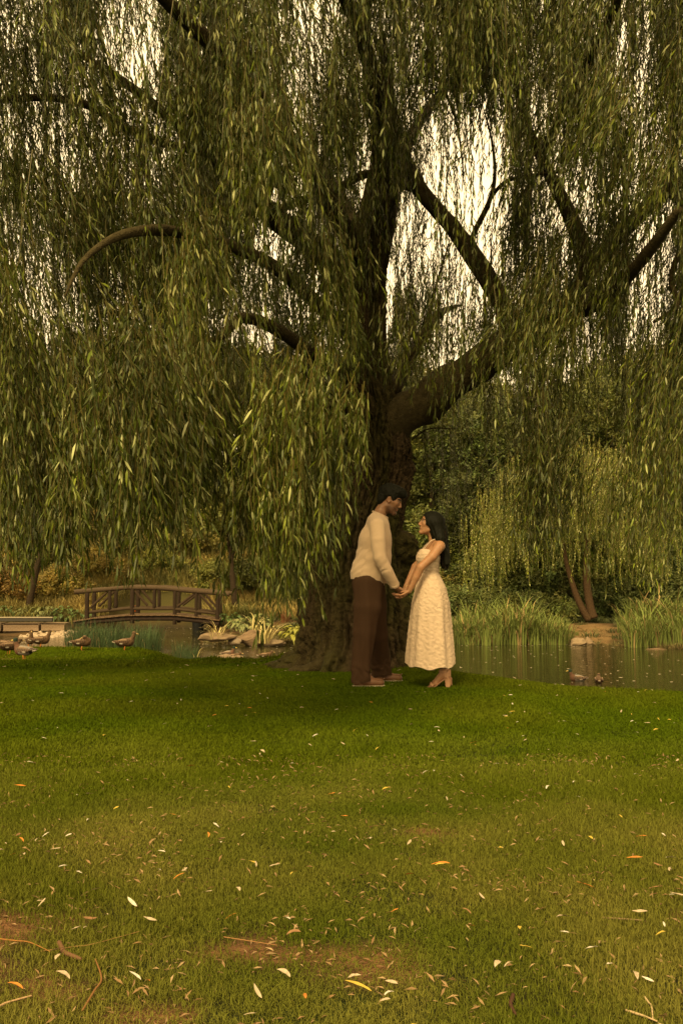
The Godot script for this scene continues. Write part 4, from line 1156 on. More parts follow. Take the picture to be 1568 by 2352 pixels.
# ---- ducks, facing +x, feet at y = 0
func duck_meshes(pose: int, drake: bool) -> Array:
	var F := Field.new(Vector3(-0.34, 0.04, -0.14), Vector3(0.34, 0.50, 0.14), 0.0115)
	F.ell(Vector3(0.0, 0.185, 0), Vector3(0.185, 0.092, 0.092), 0.03, Basis(Vector3(0, 0, 1), 0.10))
	F.ell(Vector3(0.10, 0.185, 0), Vector3(0.085, 0.085, 0.080), 0.03)
	F.cone(Vector3(-0.13, 0.185, 0), Vector3(-0.27, 0.20, 0), 0.055, 0.012, 0.02, 0.9)
	var hd := Vector3(0.195, 0.385, 0)
	if pose == 1: hd = Vector3(0.215, 0.300, 0.02)           # head low
	if pose == 2: hd = Vector3(0.06, 0.300, 0.075)           # head turned back over the shoulder
	if pose == 3: hd = Vector3(0.15, 0.415, 0.0)             # neck stretched
	F.cone(Vector3(0.135, 0.225, 0), Vector3(0.135, 0.225, 0).lerp(hd, 0.6) + Vector3(0.01, 0, 0), 0.058, 0.036, 0.03)
	F.cone(Vector3(0.135, 0.225, 0).lerp(hd, 0.6) + Vector3(0.01, 0, 0), hd, 0.036, 0.034, 0.02)
	var face := Vector3(1, -0.08, 0) if pose != 2 else Vector3(-0.8, -0.15, 0.5)
	face = face.normalized()
	F.cone(hd - face * 0.012, hd + face * 0.022, 0.038, 0.027, 0.015)
	var m := MB.new(); F.mesh(m)
	var base := Color(0.085, 0.050, 0.026)
	for i in m.v.size():
		var p := m.v[i]
		var sp := n_fine.get_noise_3d(p.x * 420.0, p.y * 420.0, p.z * 420.0)
		var c := base * (1.0 + 0.9 * sp)
		if drake:
			c = Color(0.19, 0.165, 0.135) * (1.0 + 0.4 * sp)
			if p.x > 0.07: c = Color(0.10, 0.052, 0.030) * (1.0 + 0.4 * sp)
			if p.x < -0.15: c = Color(0.03, 0.026, 0.02)
		if p.distance_to(hd) < 0.060:
			c = Color(0.022, 0.034, 0.022) if drake else Color(0.115, 0.072, 0.038) * (1.0 + 0.6 * sp)
			if not drake and absf((p - hd).dot(Vector3.UP) - 0.006) < 0.008: c = Color(0.04, 0.026, 0.016)
		if p.x < -0.20 and p.y < 0.205: c = Color(0.5, 0.42, 0.32)
		c.a = 1
		m.c[i] = c
	var bl := MB.new()
	var b0 := hd + face * 0.040 + Vector3(0, -0.006, 0); var sd := face.cross(Vector3.UP).normalized()
	tube(bl, [b0, b0 + face * 0.022 + Vector3(0, -0.004, 0), b0 + face * 0.048 + Vector3(0, -0.010, 0), b0 + face * 0.060 + Vector3(0, -0.012, 0)], [0.016, 0.012, 0.011, 0.003], 8)
	var lg := MB.new()
	tube(lg, [Vector3(0, 0.11, 0), Vector3(-0.012, 0.05, 0), Vector3(0.0, 0.008, 0)], [0.012, 0.007, 0.007], 6)
	var a := lg.vert(Vector3(-0.008, 0.010, 0)); var b := lg.vert(Vector3(0.055, 0.004, 0.026)); var c2 := lg.vert(Vector3(0.065, 0.005, 0)); var d2 := lg.vert(Vector3(0.055, 0.004, -0.026))
	lg.tri(a, b, c2); lg.tri(a, c2, d2)
	var W := Field.new(Vector3(-0.30, 0.08, -0.03), Vector3(0.14, 0.31, 0.06), 0.011)
	W.ell(Vector3(-0.03, 0.205, 0.005), Vector3(0.145, 0.060, 0.020), 0.02, Basis(Vector3(0, 0, 1), 0.08))
	W.cone(Vector3(-0.12, 0.20, 0.0), Vector3(-0.26, 0.215, -0.01), 0.030, 0.008, 0.02)
	var wg := MB.new(); W.mesh(wg)
	for i in wg.v.size():
		var p := wg.v[i]
		var row := sin((p.x + 0.3 * (p.y - 0.2)) * 150.0)
		var c := (Color(0.075, 0.046, 0.027) if not drake else Color(0.11, 0.075, 0.05)) * (1.0 + 0.45 * row + 0.5 * n_fine.get_noise_3d(p.x * 500.0, p.y * 500.0, p.z * 500.0))
		if p.y > 0.238 and p.x < 0.05: c = Color(0.20, 0.135, 0.08)
		if p.x < -0.04 and p.x > -0.10 and p.y < 0.175: c = Color(0.42, 0.36, 0.28)
		c.a = 1; wg.c[i] = c
	return [m, bl, lg, wg]

func build_ducks() -> void:
	var fe := mat("feathers", Color.WHITE, 0.75, 0.25)
	var orange := mat("orange_skin", lin(0.52, 0.17, 0.03), 0.5, 0.4, false)
	var yellow := mat("yellow_bill", lin(0.46, 0.33, 0.07), 0.45, 0.4, false)
	var olive := mat("olive_bill", lin(0.30, 0.20, 0.07), 0.45, 0.4, false)
	var kit := {}
	for q in [[0, false], [0, true], [1, false], [2, false], [3, false]]:
		var r := duck_meshes(q[0], q[1])
		kit[[q[0], q[1]]] = [commit(r[0], fe), commit(r[1], yellow if q[1] else olive), commit(r[2], orange), commit(r[3], fe)]
	# grid x, grid y of the feet, distance, facing (0 = right, 180 = left), pose, drake, swimming, label
	var spots := [
		[14, 1482, 24.0, 178, 0, false, false, "brown duck at the left edge of the picture, cut by the frame"],
		[26, 1505, 20.2, 35, 1, false, false, "brown duck seen from behind, beside the drake at far left"],
		[60, 1519, 18.5, 160, 0, true, false, "grey-sided drake with yellow bill, nearest of the ducks on the bank"],
		[74, 1488, 23.0, -65, 3, false, false, "upright brown duck facing the camera behind the drake"],
		[98, 1492, 22.6, 12, 0, false, false, "brown duck standing just right of the upright duck, neck raised"],
		[192, 1497, 21.6, 5, 2, false, false, "speckled brown duck preening with head turned back over its shoulder"],
		[290, 1496, 21.6, 4, 0, false, false, "lone brown duck with orange legs at the right end of the bank flock"],
		[672, 1506, 27.0, 80, 3, false, false, "brown duck standing at the foot of the willow roots"],
		[143, 1492, 34.4, 8, 0, false, true, "small brown duck swimming behind the preening duck"],
		[524, 1503, 32.6, 2, 0, true, true, "drake swimming beside the two flat stones"],
		[538, 1508, 31.5, -12, 1, false, true, "brown duck half hidden behind the flat stones in the water"],
		[609, 1507, 31.9, 4, 1, false, true, "brown duck swimming between the stones and the willow trunk"],
		[1326, 1566, 25.4, 176, 0, true, true, "drake swimming on the open water at the right"],
		[1374, 1572, 25.0, 80, 1, false, true, "brown duck swimming close behind the right-hand drake"]]
	for s in spots:
		var p: Vector3
		if s[6]:
			p = at(s[0], s[1], s[2]); p.y = WATER - 0.125
		else:
			p = on_ground((s[0] - 784.0) / LENS * s[2], s[2], 0.012)
		var root := thing("duck", s[7], "duck", p, "ducks around the pond")
		root.rotation.y = deg_to_rad(s[3])
		var mk: Array = kit[[s[4], s[5]]]
		part("body", mk[0], root); part("bill", mk[1], root)
		for z in [1.0, -1.0]:
			var wg := part("wing", mk[3], root, Vector3(0, 0, 0.078 * z)); wg.scale = Vector3(1, 1, z)
			if not s[6]: part("leg", mk[2], root, Vector3(0.0 + 0.01 * z, 0, 0.04 * z))

# ---- stones
func stone_mesh(seed_: int, size: Vector3, m_: Material, col: Color) -> ArrayMesh:
	var m := MB.new()
	var n := FastNoiseLite.new(); n.seed = seed_; n.frequency = 0.9; n.fractal_octaves = 3
	var rows := 18; var cols := 26
	for j in rows + 1:
		var ph := PI * j / rows
		for i in cols:
			var th := TAU * i / cols
			var p := Vector3(sin(ph) * cos(th), cos(ph), sin(ph) * sin(th))
			# facets: flatten against a few random planes
			var r := 1.0 + 0.35 * n.get_noise_3dv(p * 1.3)
			var q := p * r
			for k in 12:
				var h := Vector3(sin(seed_ * 3.1 + k * 2.4), cos(seed_ * 1.7 + k * 1.9), sin(seed_ * 2.3 + k * 4.1)).normalized()
				var dd := q.dot(h) - (0.60 + 0.18 * absf(sin(seed_ * 0.7 + k * 1.3)))
				if dd > 0.0: q -= h * dd * 0.97
			q += p * (0.06 * n.get_noise_3dv(p * 5.0) + 0.03 * n.get_noise_3dv(p * 14.0))
			var c := col * (1.0 + 0.35 * n.get_noise_3dv(p * 3.0)); c.a = 1
			m.vert(q * size, c)
	for j in rows:
		for i in cols:
			var i2 := (i + 1) % cols
			m.quad(j * cols + i, j * cols + i2, (j + 1) * cols + i2, (j + 1) * cols + i)
	return commit(m, m_)

func build_stones() -> void:
	var rock := mat("limestone", Color.WHITE, 0.92, 0.25)
	grain(rock, noise_tex(512, 0.03, 0.12, 0, 1, 71, Color(0.6, 0.57, 0.52), Color(1, 1, 1)), 1.6, noise_tex(512, 0.05, 0.15, 0, 1, 73), 1.2)
	var list := [
		[492, 1462, 36.2, Vector3(0.80, 0.17, 0.55), "broad flat ledge rock beside the right end of the bridge", Color(0.30, 0.22, 0.14)],
		[578, 1468, 36.4, Vector3(0.52, 0.36, 0.45), "brown boulder at the water's edge among the striped plants", Color(0.25, 0.175, 0.11)],
		[540, 1474, 36.2, Vector3(0.26, 0.16, 0.2), "small grey rock left of the boulder at the waterline", Color(0.30, 0.24, 0.17)],
		[628, 1477, 36.3, Vector3(0.45, 0.16, 0.3), "low pale stone under the arching striped leaves", Color(0.34, 0.26, 0.17)],
		[515, 1511, 30.0, Vector3(0.27, 0.15, 0.2), "left one of two stones standing in the near water", Color(0.33, 0.24, 0.16)],
		[542, 1514, 29.6, Vector3(0.30, 0.11, 0.2), "right flatter one of two stones standing in the near water", Color(0.33, 0.24, 0.16)],
		[573, 1519, 29.0, Vector3(0.13, 0.07, 0.1), "smallest stone in the near water before the willow", Color(0.36, 0.28, 0.2)],
		[1327, 1479, 36.8, Vector3(0.34, 0.27, 0.25), "pale pointed rock on the shore of the sandy clearing", Color(0.33, 0.25, 0.16)],
		[1352, 1478, 37.0, Vector3(0.20, 0.24, 0.2), "darker leaning rock right of the pale pointed rock", Color(0.34, 0.25, 0.16)],
		[1565, 1474, 36.6, Vector3(0.32, 0.36, 0.3), "pale rock at the right edge of the picture below the reeds", Color(0.50, 0.40, 0.28)],
		[1500, 1494, 35.0, Vector3(0.55, 0.08, 0.25), "long flat stone at the waterline below the right reeds", Color(0.22, 0.15, 0.09)]]
	var i := 0
	for s in list:
		var o := part("rock", stone_mesh(100 + i * 7, s[3], rock, s[5]), self, at(s[0], s[1], s[2]))
		o.name = numbered("rock"); tag(o, s[4], "rock", "rocks along the pond"); i += 1
	# bank of pale pebbles below the stone edging
	var root := thing("pebble_bank", "heap of pale broken stones under the stone edging at left", "stones", at(110, 1458, 41.6))
	var kinds := []
	for k in 5: kinds.append(stone_mesh(300 + k * 13, Vector3(0.15, 0.10, 0.12), rock, Color(0.56, 0.45, 0.33)))
	var kinds2 := []
	for k in 3: kinds2.append(stone_mesh(400 + k * 13, Vector3(0.12, 0.08, 0.1), rock, Color(0.40, 0.31, 0.22)))
	for k in 170:
		var t := rng.randf(); var px := lerpf(48.0, 176.0, rng.randf())
		var q := at(px, lerpf(1467.0, 1449.0, t * lerpf(0.55, 1.0, ss(50.0, 100.0, px))), lerpf(40.7, 42.6, t))
		var o := part("stone", kinds[rng.randi() % 5] if rng.randf() < 0.75 else kinds2[rng.randi() % 3], root, q - root.position + Vector3(0, -0.02, 0), Vector3(rf(-0.5, 0.5), rf(0, TAU), rf(-0.5, 0.5)))
		o.scale = Vector3.ONE * rf(0.5, 1.25)
	# stone edging with a dark rail lying on it
	var em := mat("sandstone_slab", Color.WHITE, 0.95, 0.2)
	grain(em, noise_tex(512, 0.02, 0.1, 0, 1, 75, Color(0.7, 0.66, 0.6), Color(1, 1, 1)), 1.2, noise_tex(512, 0.05, 0.2, 0, 1, 77), 0.6)
	var edge := thing("stone_edging", "pale stone slabs edging the path left of the bridge", "kerb", at(85, 1447, 42.6))
	var x0 := at(-60, 1447, 42.6).x; var x1 := at(172, 1447, 42.6).x
	var x := x0; var wds := [1.35, 1.6, 1.1]
	var kk := 0
	while x < x1 - 0.3:
		var wd: float = minf(wds[kk % 3], x1 - x); kk += 1
		var m := MB.new(); m.box(Vector3.ZERO, Vector3(wd - 0.02, 0.36, 0.9), Basis.IDENTITY, 0.05, Color(0.27, 0.20, 0.135) * (0.94 + 0.06 * (kk % 2)))
		ruffle(m, 0.02, 20, 20, 20, n_soft)
		part("slab", commit(m, em), edge, Vector3(x + wd * 0.5 - edge.position.x, 0.12 + 0.012 * (kk % 2), 0), Vector3(0, 0.01 * (kk % 3 - 1), 0))
		x += wd
	var rail := MB.new(); rail.box(Vector3.ZERO, Vector3(3.6, 0.15, 0.16), Basis.IDENTITY, 0.02, Color(0.045, 0.043, 0.032))
	var rm := mat("dark_timber", Color.WHITE, 0.8, 0.3)
	var ro := part("timber_beam", commit(rail, rm, true), self, at(25, 1427, 42.5) + Vector3(0, 0.06, 0)); ro.name = numbered("timber_beam")
	tag(ro, "long dark green timber lying on the stone edging", "beam")
	var cap := MB.new(); cap.box(Vector3(0, 0.10, 0), Vector3(3.6, 0.045, 0.2), Basis.IDENTITY, 0.01, Color(0.26, 0.22, 0.15)); part("top_board", commit(cap, rm, true), ro)
	# dark bin beyond the bridge
	var bin := thing("waste_bin", "black tapered bin standing behind the bridge railing", "bin", on_ground((457.0 - 784.0) / LENS * 45.5, 45.5))
	var bm := mat("black_plastic", lin(0.008, 0.008, 0.008), 0.6, 0.3, false)
	var bb := MB.new(); tube(bb, [Vector3(0, 0, 0), Vector3(0, 0.5, 0), Vector3(0, 1.15, 0), Vector3(0, 1.2, 0)], [0.20, 0.24, 0.29, 0.30], 20)
	part("bucket", commit(bb, bm), bin)
	var bl := MB.new(); tube(bl, [Vector3(0, 1.2, 0), Vector3(0, 1.23, 0), Vector3(0, 1.28, 0), Vector3(0, 1.31, 0)], [0.31, 0.32, 0.22, 0.05], 20)
	part("lid", commit(bl, bm), bin)
	# orange flower pot beyond the bridge
	var pot := thing("flower_pot", "small orange flower pot seen through the bridge railing", "pot", on_ground((310.0 - 784.0) / LENS * 48.0, 48.0))
	var pm := mat("orange_clay", lin(0.62, 0.13, 0.02), 0.8, 0.3, false)
	var pb := MB.new(); tube(pb, [Vector3(0, 0, 0), Vector3(0, 0.22, 0), Vector3(0, 0.23, 0), Vector3(0, 0.29, 0)], [0.10, 0.14, 0.16, 0.16], 16)
	part("pot", commit(pb, pm), pot)

# ---- plants: arching strap leaves
func strap(m: MB, base: Vector3, dirv: Vector3, height: float, reach: float, width: float, c: Color, c2: Color, tipdrop := 0.3) -> void:
	var segs := 6
	var side := dirv.cross(Vector3.UP).normalized()
	var prev := -1
	for k in segs + 1:
		var t := float(k) / segs
		var p := base + dirv * reach * t * t + Vector3.UP * (height * (t - tipdrop * t * t * t * t))
		var w := width * 0.5 * (1.0 - t * t * 0.95) * (0.6 + 0.8 * minf(t * 3.0, 0.5))
		var cc := c.lerp(c2, t)
		var a := m.vert(p - side * w, cc); var b := m.vert(p + side * w, cc)
		if k > 0: m.quad(prev, a, b, prev + 1)
		prev = a

func clump(count: int, radius: float, hmin: float, hmax: float, width: float, c1: Color, c2: Color, spread := 0.5, dry := 0.1) -> MB:
	var m := MB.new()
	for k in count:
		var a := rf(0, TAU); var r := radius * sqrt(rng.randf())
		var p := Vector3(cos(a) * r, -0.03, sin(a) * r)
		var hh := rf(hmin, hmax)
		var dirv := (Vector3(cos(a), 0, sin(a)) * r / radius + Vector3(rf(-1, 1), 0, rf(-1, 1)) * 0.8).normalized()
		var j := rf(0.7, 1.3)
		var ca := c1 * j; var cb := c2 * j
		if rng.randf() < dry: ca = Color(0.22, 0.15, 0.06) * j; cb = Color(0.26, 0.18, 0.07) * j
		ca.a = 1; cb.a = 1
		strap(m, p, dirv, hh, hh * spread * rf(0.4, 1.4), width * rf(0.6, 1.3), ca, cb, rf(0.1, 0.55))
	return m

func leaf_material(called: String, trans := 0.5, rough := 0.5) -> StandardMaterial3D:
	var m := mat(called, Color.WHITE, rough, 0.4)
	m.backlight_enabled = true; m.backlight = Color(0.6, 0.6, 0.3) * trans * 2.0
	return m

func build_plants() -> void:
	var gm := leaf_material("strap_leaf", 0.35, 0.5)
	# two stands of tall reeds on the far bank, each of many tussocks
	var tus := []
	for k in 5: tus.append(commit(clump(85, 0.50, 0.9, 1.9, 0.050, Color(0.125, 0.155, 0.030), Color(0.125, 0.155, 0.030), 0.42, 0.14), gm))
	var beds := [["tall reeds along the far bank left of the sandy clearing", [[1040, 1298, 36.9, 39.6, 62]]], ["tall reeds on the far bank at the right edge of the picture", [[1446, 1650, 35.6, 38.6, 46]]], ["reeds on the far bank between the man and the woman", [[905, 1010, 37.4, 39.0, 14]]]]
	for b in beds:
		var e: Array = b[1][0]
		var xm: float = ((e[0] + e[1]) * 0.5 - 784.0) / LENS * e[2]
		var root := thing("reed_bed", b[0], "reeds", on_ground(xm, e[2] + 0.6), "reed beds on the far bank")
		for k in e[4]:
			var d := rf(e[2], e[3]); var x := (lerpf(e[0], e[1], 0.5 + 0.5 * (rf(-1, 1) + rf(-0.25, 0.25))) - 784.0) / LENS * d
			var o := part("tussock", tus[rng.randi() % 5], root, on_ground(x, d) - root.position, Vector3(0, rf(0, TAU), 0))
			var mid := 1.0 - 0.45 * pow(absf((x - xm) / ((e[1] - e[0]) * 0.5 / LENS * e[2])), 2.0)
			o.scale = Vector3(1, 1, 1) * rf(0.62, 1.25) * mid
	# rushes in front of the bridge
	var rush := []
	for k in 4: rush.append(commit(clump(150, 0.42, 0.6, 1.35, 0.016, Color(0.034, 0.058, 0.015), Color(0.034, 0.058, 0.015), 0.22, 0.03), gm))
	for b in [["dark green rushes growing in the water before the bridge", 172, 362, 33.0, 36.0, 34, 1.15], ["small tuft of dark rushes right of the bridge rushes", 415, 445, 31.0, 32.0, 4, 0.75]]:
		var root := thing("rush_clump", b[0], "rushes", Vector3((0.5 * (b[1] + b[2]) - 784.0) / LENS * b[3], WATER - 0.2, -b[3]), "rushes in the pond")
		for k in b[5]:
			var d := rf(b[3], b[4]); var x := (rf(b[1], b[2]) - 784.0) / LENS * d
			var o := part("tuft", rush[rng.randi() % 4], root, Vector3(x, WATER - 0.15, -d) - root.position, Vector3(0, rf(0, TAU), 0))
			o.scale = Vector3.ONE * b[6] * rf(0.7, 1.1)
	# striped cream iris-like plants
	for b in [[497, 1470, 35.9, "cream striped plant leaning over the flat ledge rock", 26, 1.05], [607, 1478, 36.1, "cream striped plant arching over the water right of the boulder", 34, 1.2], [588, 1455, 37.4, "tall thin striped plant behind the boulder", 14, 1.25], [452, 1513, 30.0, "pale drooping blades at the lawn's edge by the small rushes", 8, 0.45]]:
		var c := clump(b[4], 0.22, 0.5, 1.0, 0.045, Color(0.40, 0.33, 0.13), Color(0.40, 0.33, 0.13), 0.85, 0.15)
		var o := part("striped_plant", commit(c, gm), self, at(b[0], b[1], b[2]) + Vector3(0, 0.05, 0)); o.name = numbered("striped_plant")
		o.scale = Vector3.ONE * b[5]
		tag(o, b[3], "plant", "striped plants on the bank")
	# broad-leaved hostas: each leaf is a part
	var yl := leaf_material("hosta_leaf", 0.4, 0.45)
	var hosta_kinds := []
	for col in [Color(0.21, 0.205, 0.028), Color(0.072, 0.115, 0.030), Color(0.15, 0.165, 0.055)]:
		var row := []
		for k in 4:
			var m := MB.new()
			var hh := rf(0.8, 1.2)
			var j := rf(0.75, 1.25)
			var cc: Color = col * j; cc.a = 1
			# stalk and a pointed cupped blade
			var pts := [Vector3(0, 0, 0), Vector3(0.06, 0.16 * hh, 0), Vector3(0.14, 0.25 * hh, 0)]
			tube(m, pts, [0.008, 0.006, 0.005], 4, cc, 0, 1, false)
			var prev := -1
			for q in 7:
				var t := q / 6.0
				var w := 0.085 * sin(PI * pow(t, 0.7)) + 0.002
				var p := Vector3(0.14 + 0.26 * t, 0.25 * hh + 0.05 * t - 0.20 * t * t, 0)
				var a := m.vert(p + Vector3(0, 0.03 * w / 0.085, -w), cc); var b := m.vert(p, cc * 0.85); var d := m.vert(p + Vector3(0, 0.03 * w / 0.085, w), cc)
				m.c[b].a = 1
				if q > 0: m.quad(prev, a, b, prev + 1); m.quad(prev + 1, b, d, prev + 2)
				prev = a
			row.append(commit(m, yl))
		hosta_kinds.append(row)
	for b in [[688, 1476, 36.6, 0, 90, 1.0, "bright yellow-green hosta beside the willow trunk"], [672, 1470, 37.2, 0, 60, 0.8, "smaller yellow-green hosta behind the bright one"], [556, 1436, 39.6, 2, 70, 0.9, "green hosta at the right end of the bridge"], [590, 1438, 40.0, 2, 60, 0.9, "green hosta right of the bridge-end hosta"], [526, 1440, 40.5, 1, 60, 0.9, "dark hosta tucked against the bridge end"], [150, 1420, 44.0, 1, 60, 1.0, "low leafy plant behind the left end of the bridge"], [105, 1418, 44.2, 2, 60, 1.0, "pale leafy plant behind the timber"], [60, 1418, 44.3, 2, 50, 0.9, "pale leafy plant near the leaning trunk"], [20, 1419, 44.4, 1, 50, 0.9, "low leafy plant at the left edge behind the timber"], [190, 1424, 43.8, 1, 40, 0.8, "leafy plant beside the first bridge post"]]:
		var p := at(b[0], b[1], b[2]); p.y = minf(p.y, ground(p.x, b[2])) if b[2] > 38.0 else p.y
		var root := thing("hosta", b[6], "plant", p, "leafy plants on the bank")
		for k in b[4]:
			var r := sqrt(rng.randf())
			var ang := rf(0, TAU)
			var o := part("leaf", hosta_kinds[b[3]][rng.randi() % 4], root, Vector3(cos(ang) * 0.42 * r, 0.34 * (1.0 - r * r) * b[5], sin(ang) * 0.42 * r), Vector3(rf(-0.2, 0.2), -ang + rf(-0.5, 0.5), lerpf(0.5, -0.25, r) + rf(-0.2, 0.2)))
			o.scale = Vector3.ONE * rf(0.7, 1.1) * b[5]
	# rust-coloured tuft and a yellow flower near the trunk
	var rg := part("rust_grass", commit(clump(130, 0.18, 0.4, 0.8, 0.02, Color(0.14, 0.05, 0.016), Color(0.14, 0.05, 0.016), 0.5, 0.2), gm), self, on_ground((655.0 - 784.0) / LENS * 41.0, 41.0)); rg.name = numbered("rust_grass")
	tag(rg, "rust-red grass tuft behind the yellow-green hosta", "grass tuft")
	var yg := part("pale_grass", commit(clump(120, 0.3, 0.6, 1.3, 0.03, Color(0.20, 0.175, 0.05), Color(0.20, 0.175, 0.05), 0.5, 0.2), gm), self, on_ground((912.0 - 784.0) / LENS * 38.5, 38.5)); yg.name = numbered("pale_grass")
	tag(yg, "pale upright grass seen between the couple below their hands", "grass tuft")

# ---------------------------------------------------------------- people
# A head is laid out facing +x with the ear hole at the origin, then turned by q, scaled by s, set at o.
func head_field(o: Vector3, q: Basis, s: float, woman: bool, neck_to: Vector3, neck_r: float, cell: float) -> Field:
	var F := Field.new(o + Vector3(-0.15, -0.26, -0.14), o + Vector3(0.16, 0.17, 0.14), cell)
	var X := func(x: float, y: float, z: float) -> Vector3: return o + q * (Vector3(x, y, z) * s)
	F.ell(X.call(-0.012, 0.048, 0), Vector3(0.100, 0.090, 0.077) * s, 0.02 * s, q)
	F.ell(X.call(0.032, -0.030, 0), Vector3(0.064, 0.085, 0.060) * s, 0.03 * s, q)
	F.ell(X.call(0.060, 0.030, 0), Vector3(0.034, 0.055, 0.055) * s, 0.02 * s, q)
	for z in [-1.0, 1.0]:
		F.cone(X.call(-0.002, -0.055, 0.048 * z), X.call(0.074, -0.100, 0.014 * z), 0.019 * s, 0.018 * s, 0.02 * s)
		F.cone(X.call(0.062, -0.012, 0.044 * z), X.call(0.030, -0.005, 0.060 * z), 0.020 * s, 0.015 * s, 0.02 * s)
		F.cone(X.call(0.088, 0.036, 0.012 * z), X.call(0.072, 0.034, 0.048 * z), 0.010 * s, 0.009 * s, 0.012 * s)
		F.ell(X.call(0.098, 0.012, 0.030 * z), Vector3(0.015, 0.010, 0.017) * s, 0.010 * s, q, true)
		F.ell(X.call(0.079, 0.012, 0.030 * z), Vector3(0.0125, 0.0115, 0.0135) * s, 0.004 * s, q)
		F.ell(X.call(0.104, -0.030, 0.0115 * z), Vector3(0.010, 0.008, 0.008) * s, 0.008 * s, q)
		# ear: a shell with a hollow
		F.ell(X.call(-0.006, 0.002, 0.077 * z), Vector3(0.020, 0.033, 0.010) * s, 0.006 * s, q * Basis(Vector3(0, 0, 1), 0.15))
		F.ell(X.call(0.000, 0.003, 0.087 * z), Vector3(0.010, 0.020, 0.008) * s, 0.004 * s, q * Basis(Vector3(0, 0, 1), 0.15), true)
	F.cone(X.call(0.094, 0.024, 0), X.call(0.114, -0.022, 0), 0.0075 * s, 0.0115 * s, 0.010 * s)
	F.cone(X.call(0.093, -0.053, -0.017), X.call(0.093, -0.053, 0.017), 0.0075 * s, 0.0075 * s, 0.006 * s)
	F.cone(X.call(0.092, -0.066, -0.014), X.call(0.092, -0.066, 0.014), 0.0085 * s, 0.0085 * s, 0.006 * s)
	F.cone(X.call(0.108, -0.0595, -0.020), X.call(0.108, -0.0595, 0.020), 0.0055 * s, 0.0055 * s, 0.003 * s, 1.0, true)
	F.ell(X.call(0.080, -0.100, 0), Vector3(0.020, 0.017, 0.022) * s, 0.015 * s, q)
	F.cone(X.call(-0.034, -0.040, 0), neck_to, 0.052 * s, neck_r, 0.03 * s)
	return F

# five fingers and a palm; wrist -> knuckles given, fingers bend through the points listed
func hand(F: Field, wrist: Vector3, knuckle: Vector3, across: Vector3, bends: Array, thumb: Array, r: float) -> void:
	for i in 4:
		var off := across * (float(i) - 1.5)
		F.cone(wrist + off * 0.55, knuckle + off, r * 1.55, r * 1.25, 0.008)
		var a := knuckle + off
		var len_k: float = [0.94, 1.0, 0.96, 0.78][i]
		var rr: float = r * [0.98, 1.0, 0.96, 0.85][i]
		for k in bends.size():
			var b: Vector3 = a + bends[k] * len_k
			F.cone(a, b, rr, rr * 0.88, 0.002)
			a = b; rr *= 0.88
	var p: Vector3 = thumb[0]
	for k in range(1, thumb.size()):
		F.cone(p, thumb[k], r * (1.25 - 0.12 * k), r * (1.12 - 0.12 * k), 0.004)
		p = thumb[k]

func paint(m: MB, from: int, f: Callable) -> void:
	for i in range(from, m.v.size()): m.c[i] = f.call(m.v[i])

func shoe(length: float, sole_mat: Material, up_mat: Material, parent: Node, pos: Vector3, turn: float) -> void:
	var holder := Node3D.new(); holder.name = "shoe"; parent.add_child(holder, true); holder.position = pos; holder.rotation.y = turn
	var F := Field.new(Vector3(-0.06, -0.02, -0.08), Vector3(length, 0.16, 0.08), 0.007)
	F.cone(Vector3(0.0, 0.045, 0), Vector3(0.10, 0.045, 0), 0.038, 0.038, 0.02, 0.95)
	F.cone(Vector3(0.10, 0.042, 0), Vector3(length - 0.10, 0.036, 0.004), 0.042, 0.036, 0.02, 1.15)
	F.cone(Vector3(0.04, 0.07, 0), Vector3(0.11, 0.075, 0), 0.034, 0.030, 0.02, 1.0)
	F.cut(Vector3(0, -1, 0), Vector3(0, 0.014, 0))
	var m := MB.new(); F.mesh(m)
	ruffle(m, 0.002, 300, 300, 300, n_soft)
	part("upper", commit(m, up_mat), holder)
	var S := Field.new(Vector3(-0.07, -0.03, -0.09), Vector3(length + 0.02, 0.05, 0.09), 0.006)
	S.cone(Vector3(0.0, 0.008, 0), Vector3(0.10, 0.008, 0), 0.046, 0.043, 0.01, 0.9)
	S.cone(Vector3(0.10, 0.008, 0), Vector3(length - 0.098, 0.012, 0.004), 0.043, 0.046, 0.02, 1.1)
	S.cut(Vector3(0, 1, 0), Vector3(0, 0.016, 0)); S.cut(Vector3(0, -1, 0), Vector3(0, -0.004, 0))
	var sm := MB.new(); S.mesh(sm)
	part("sole", commit(sm, sole_mat), holder)
	# moccasin seam and lace
	var lm := MB.new()
	var pts := []
	for k in 15:
		var a := -1.9 + 3.8 * k / 14.0
		pts.append(Vector3(length - 0.115 + 0.052 * cos(a), 0.066 + 0.008 * cos(a * 0.5) - 0.010 * absf(sin(a)), 0.036 * sin(a)))
	tube(lm, pts, Array(range(15).map(func(_i): return 0.0035)), 5)
	part("seam", commit(lm, up_mat), holder)
	lm = MB.new()
	tube(lm, [Vector3(0.115, 0.107, -0.02), Vector3(0.125, 0.112, 0.0), Vector3(0.115, 0.107, 0.02)], [0.004, 0.005, 0.004], 5)
	part("lace", commit(lm, up_mat), holder)

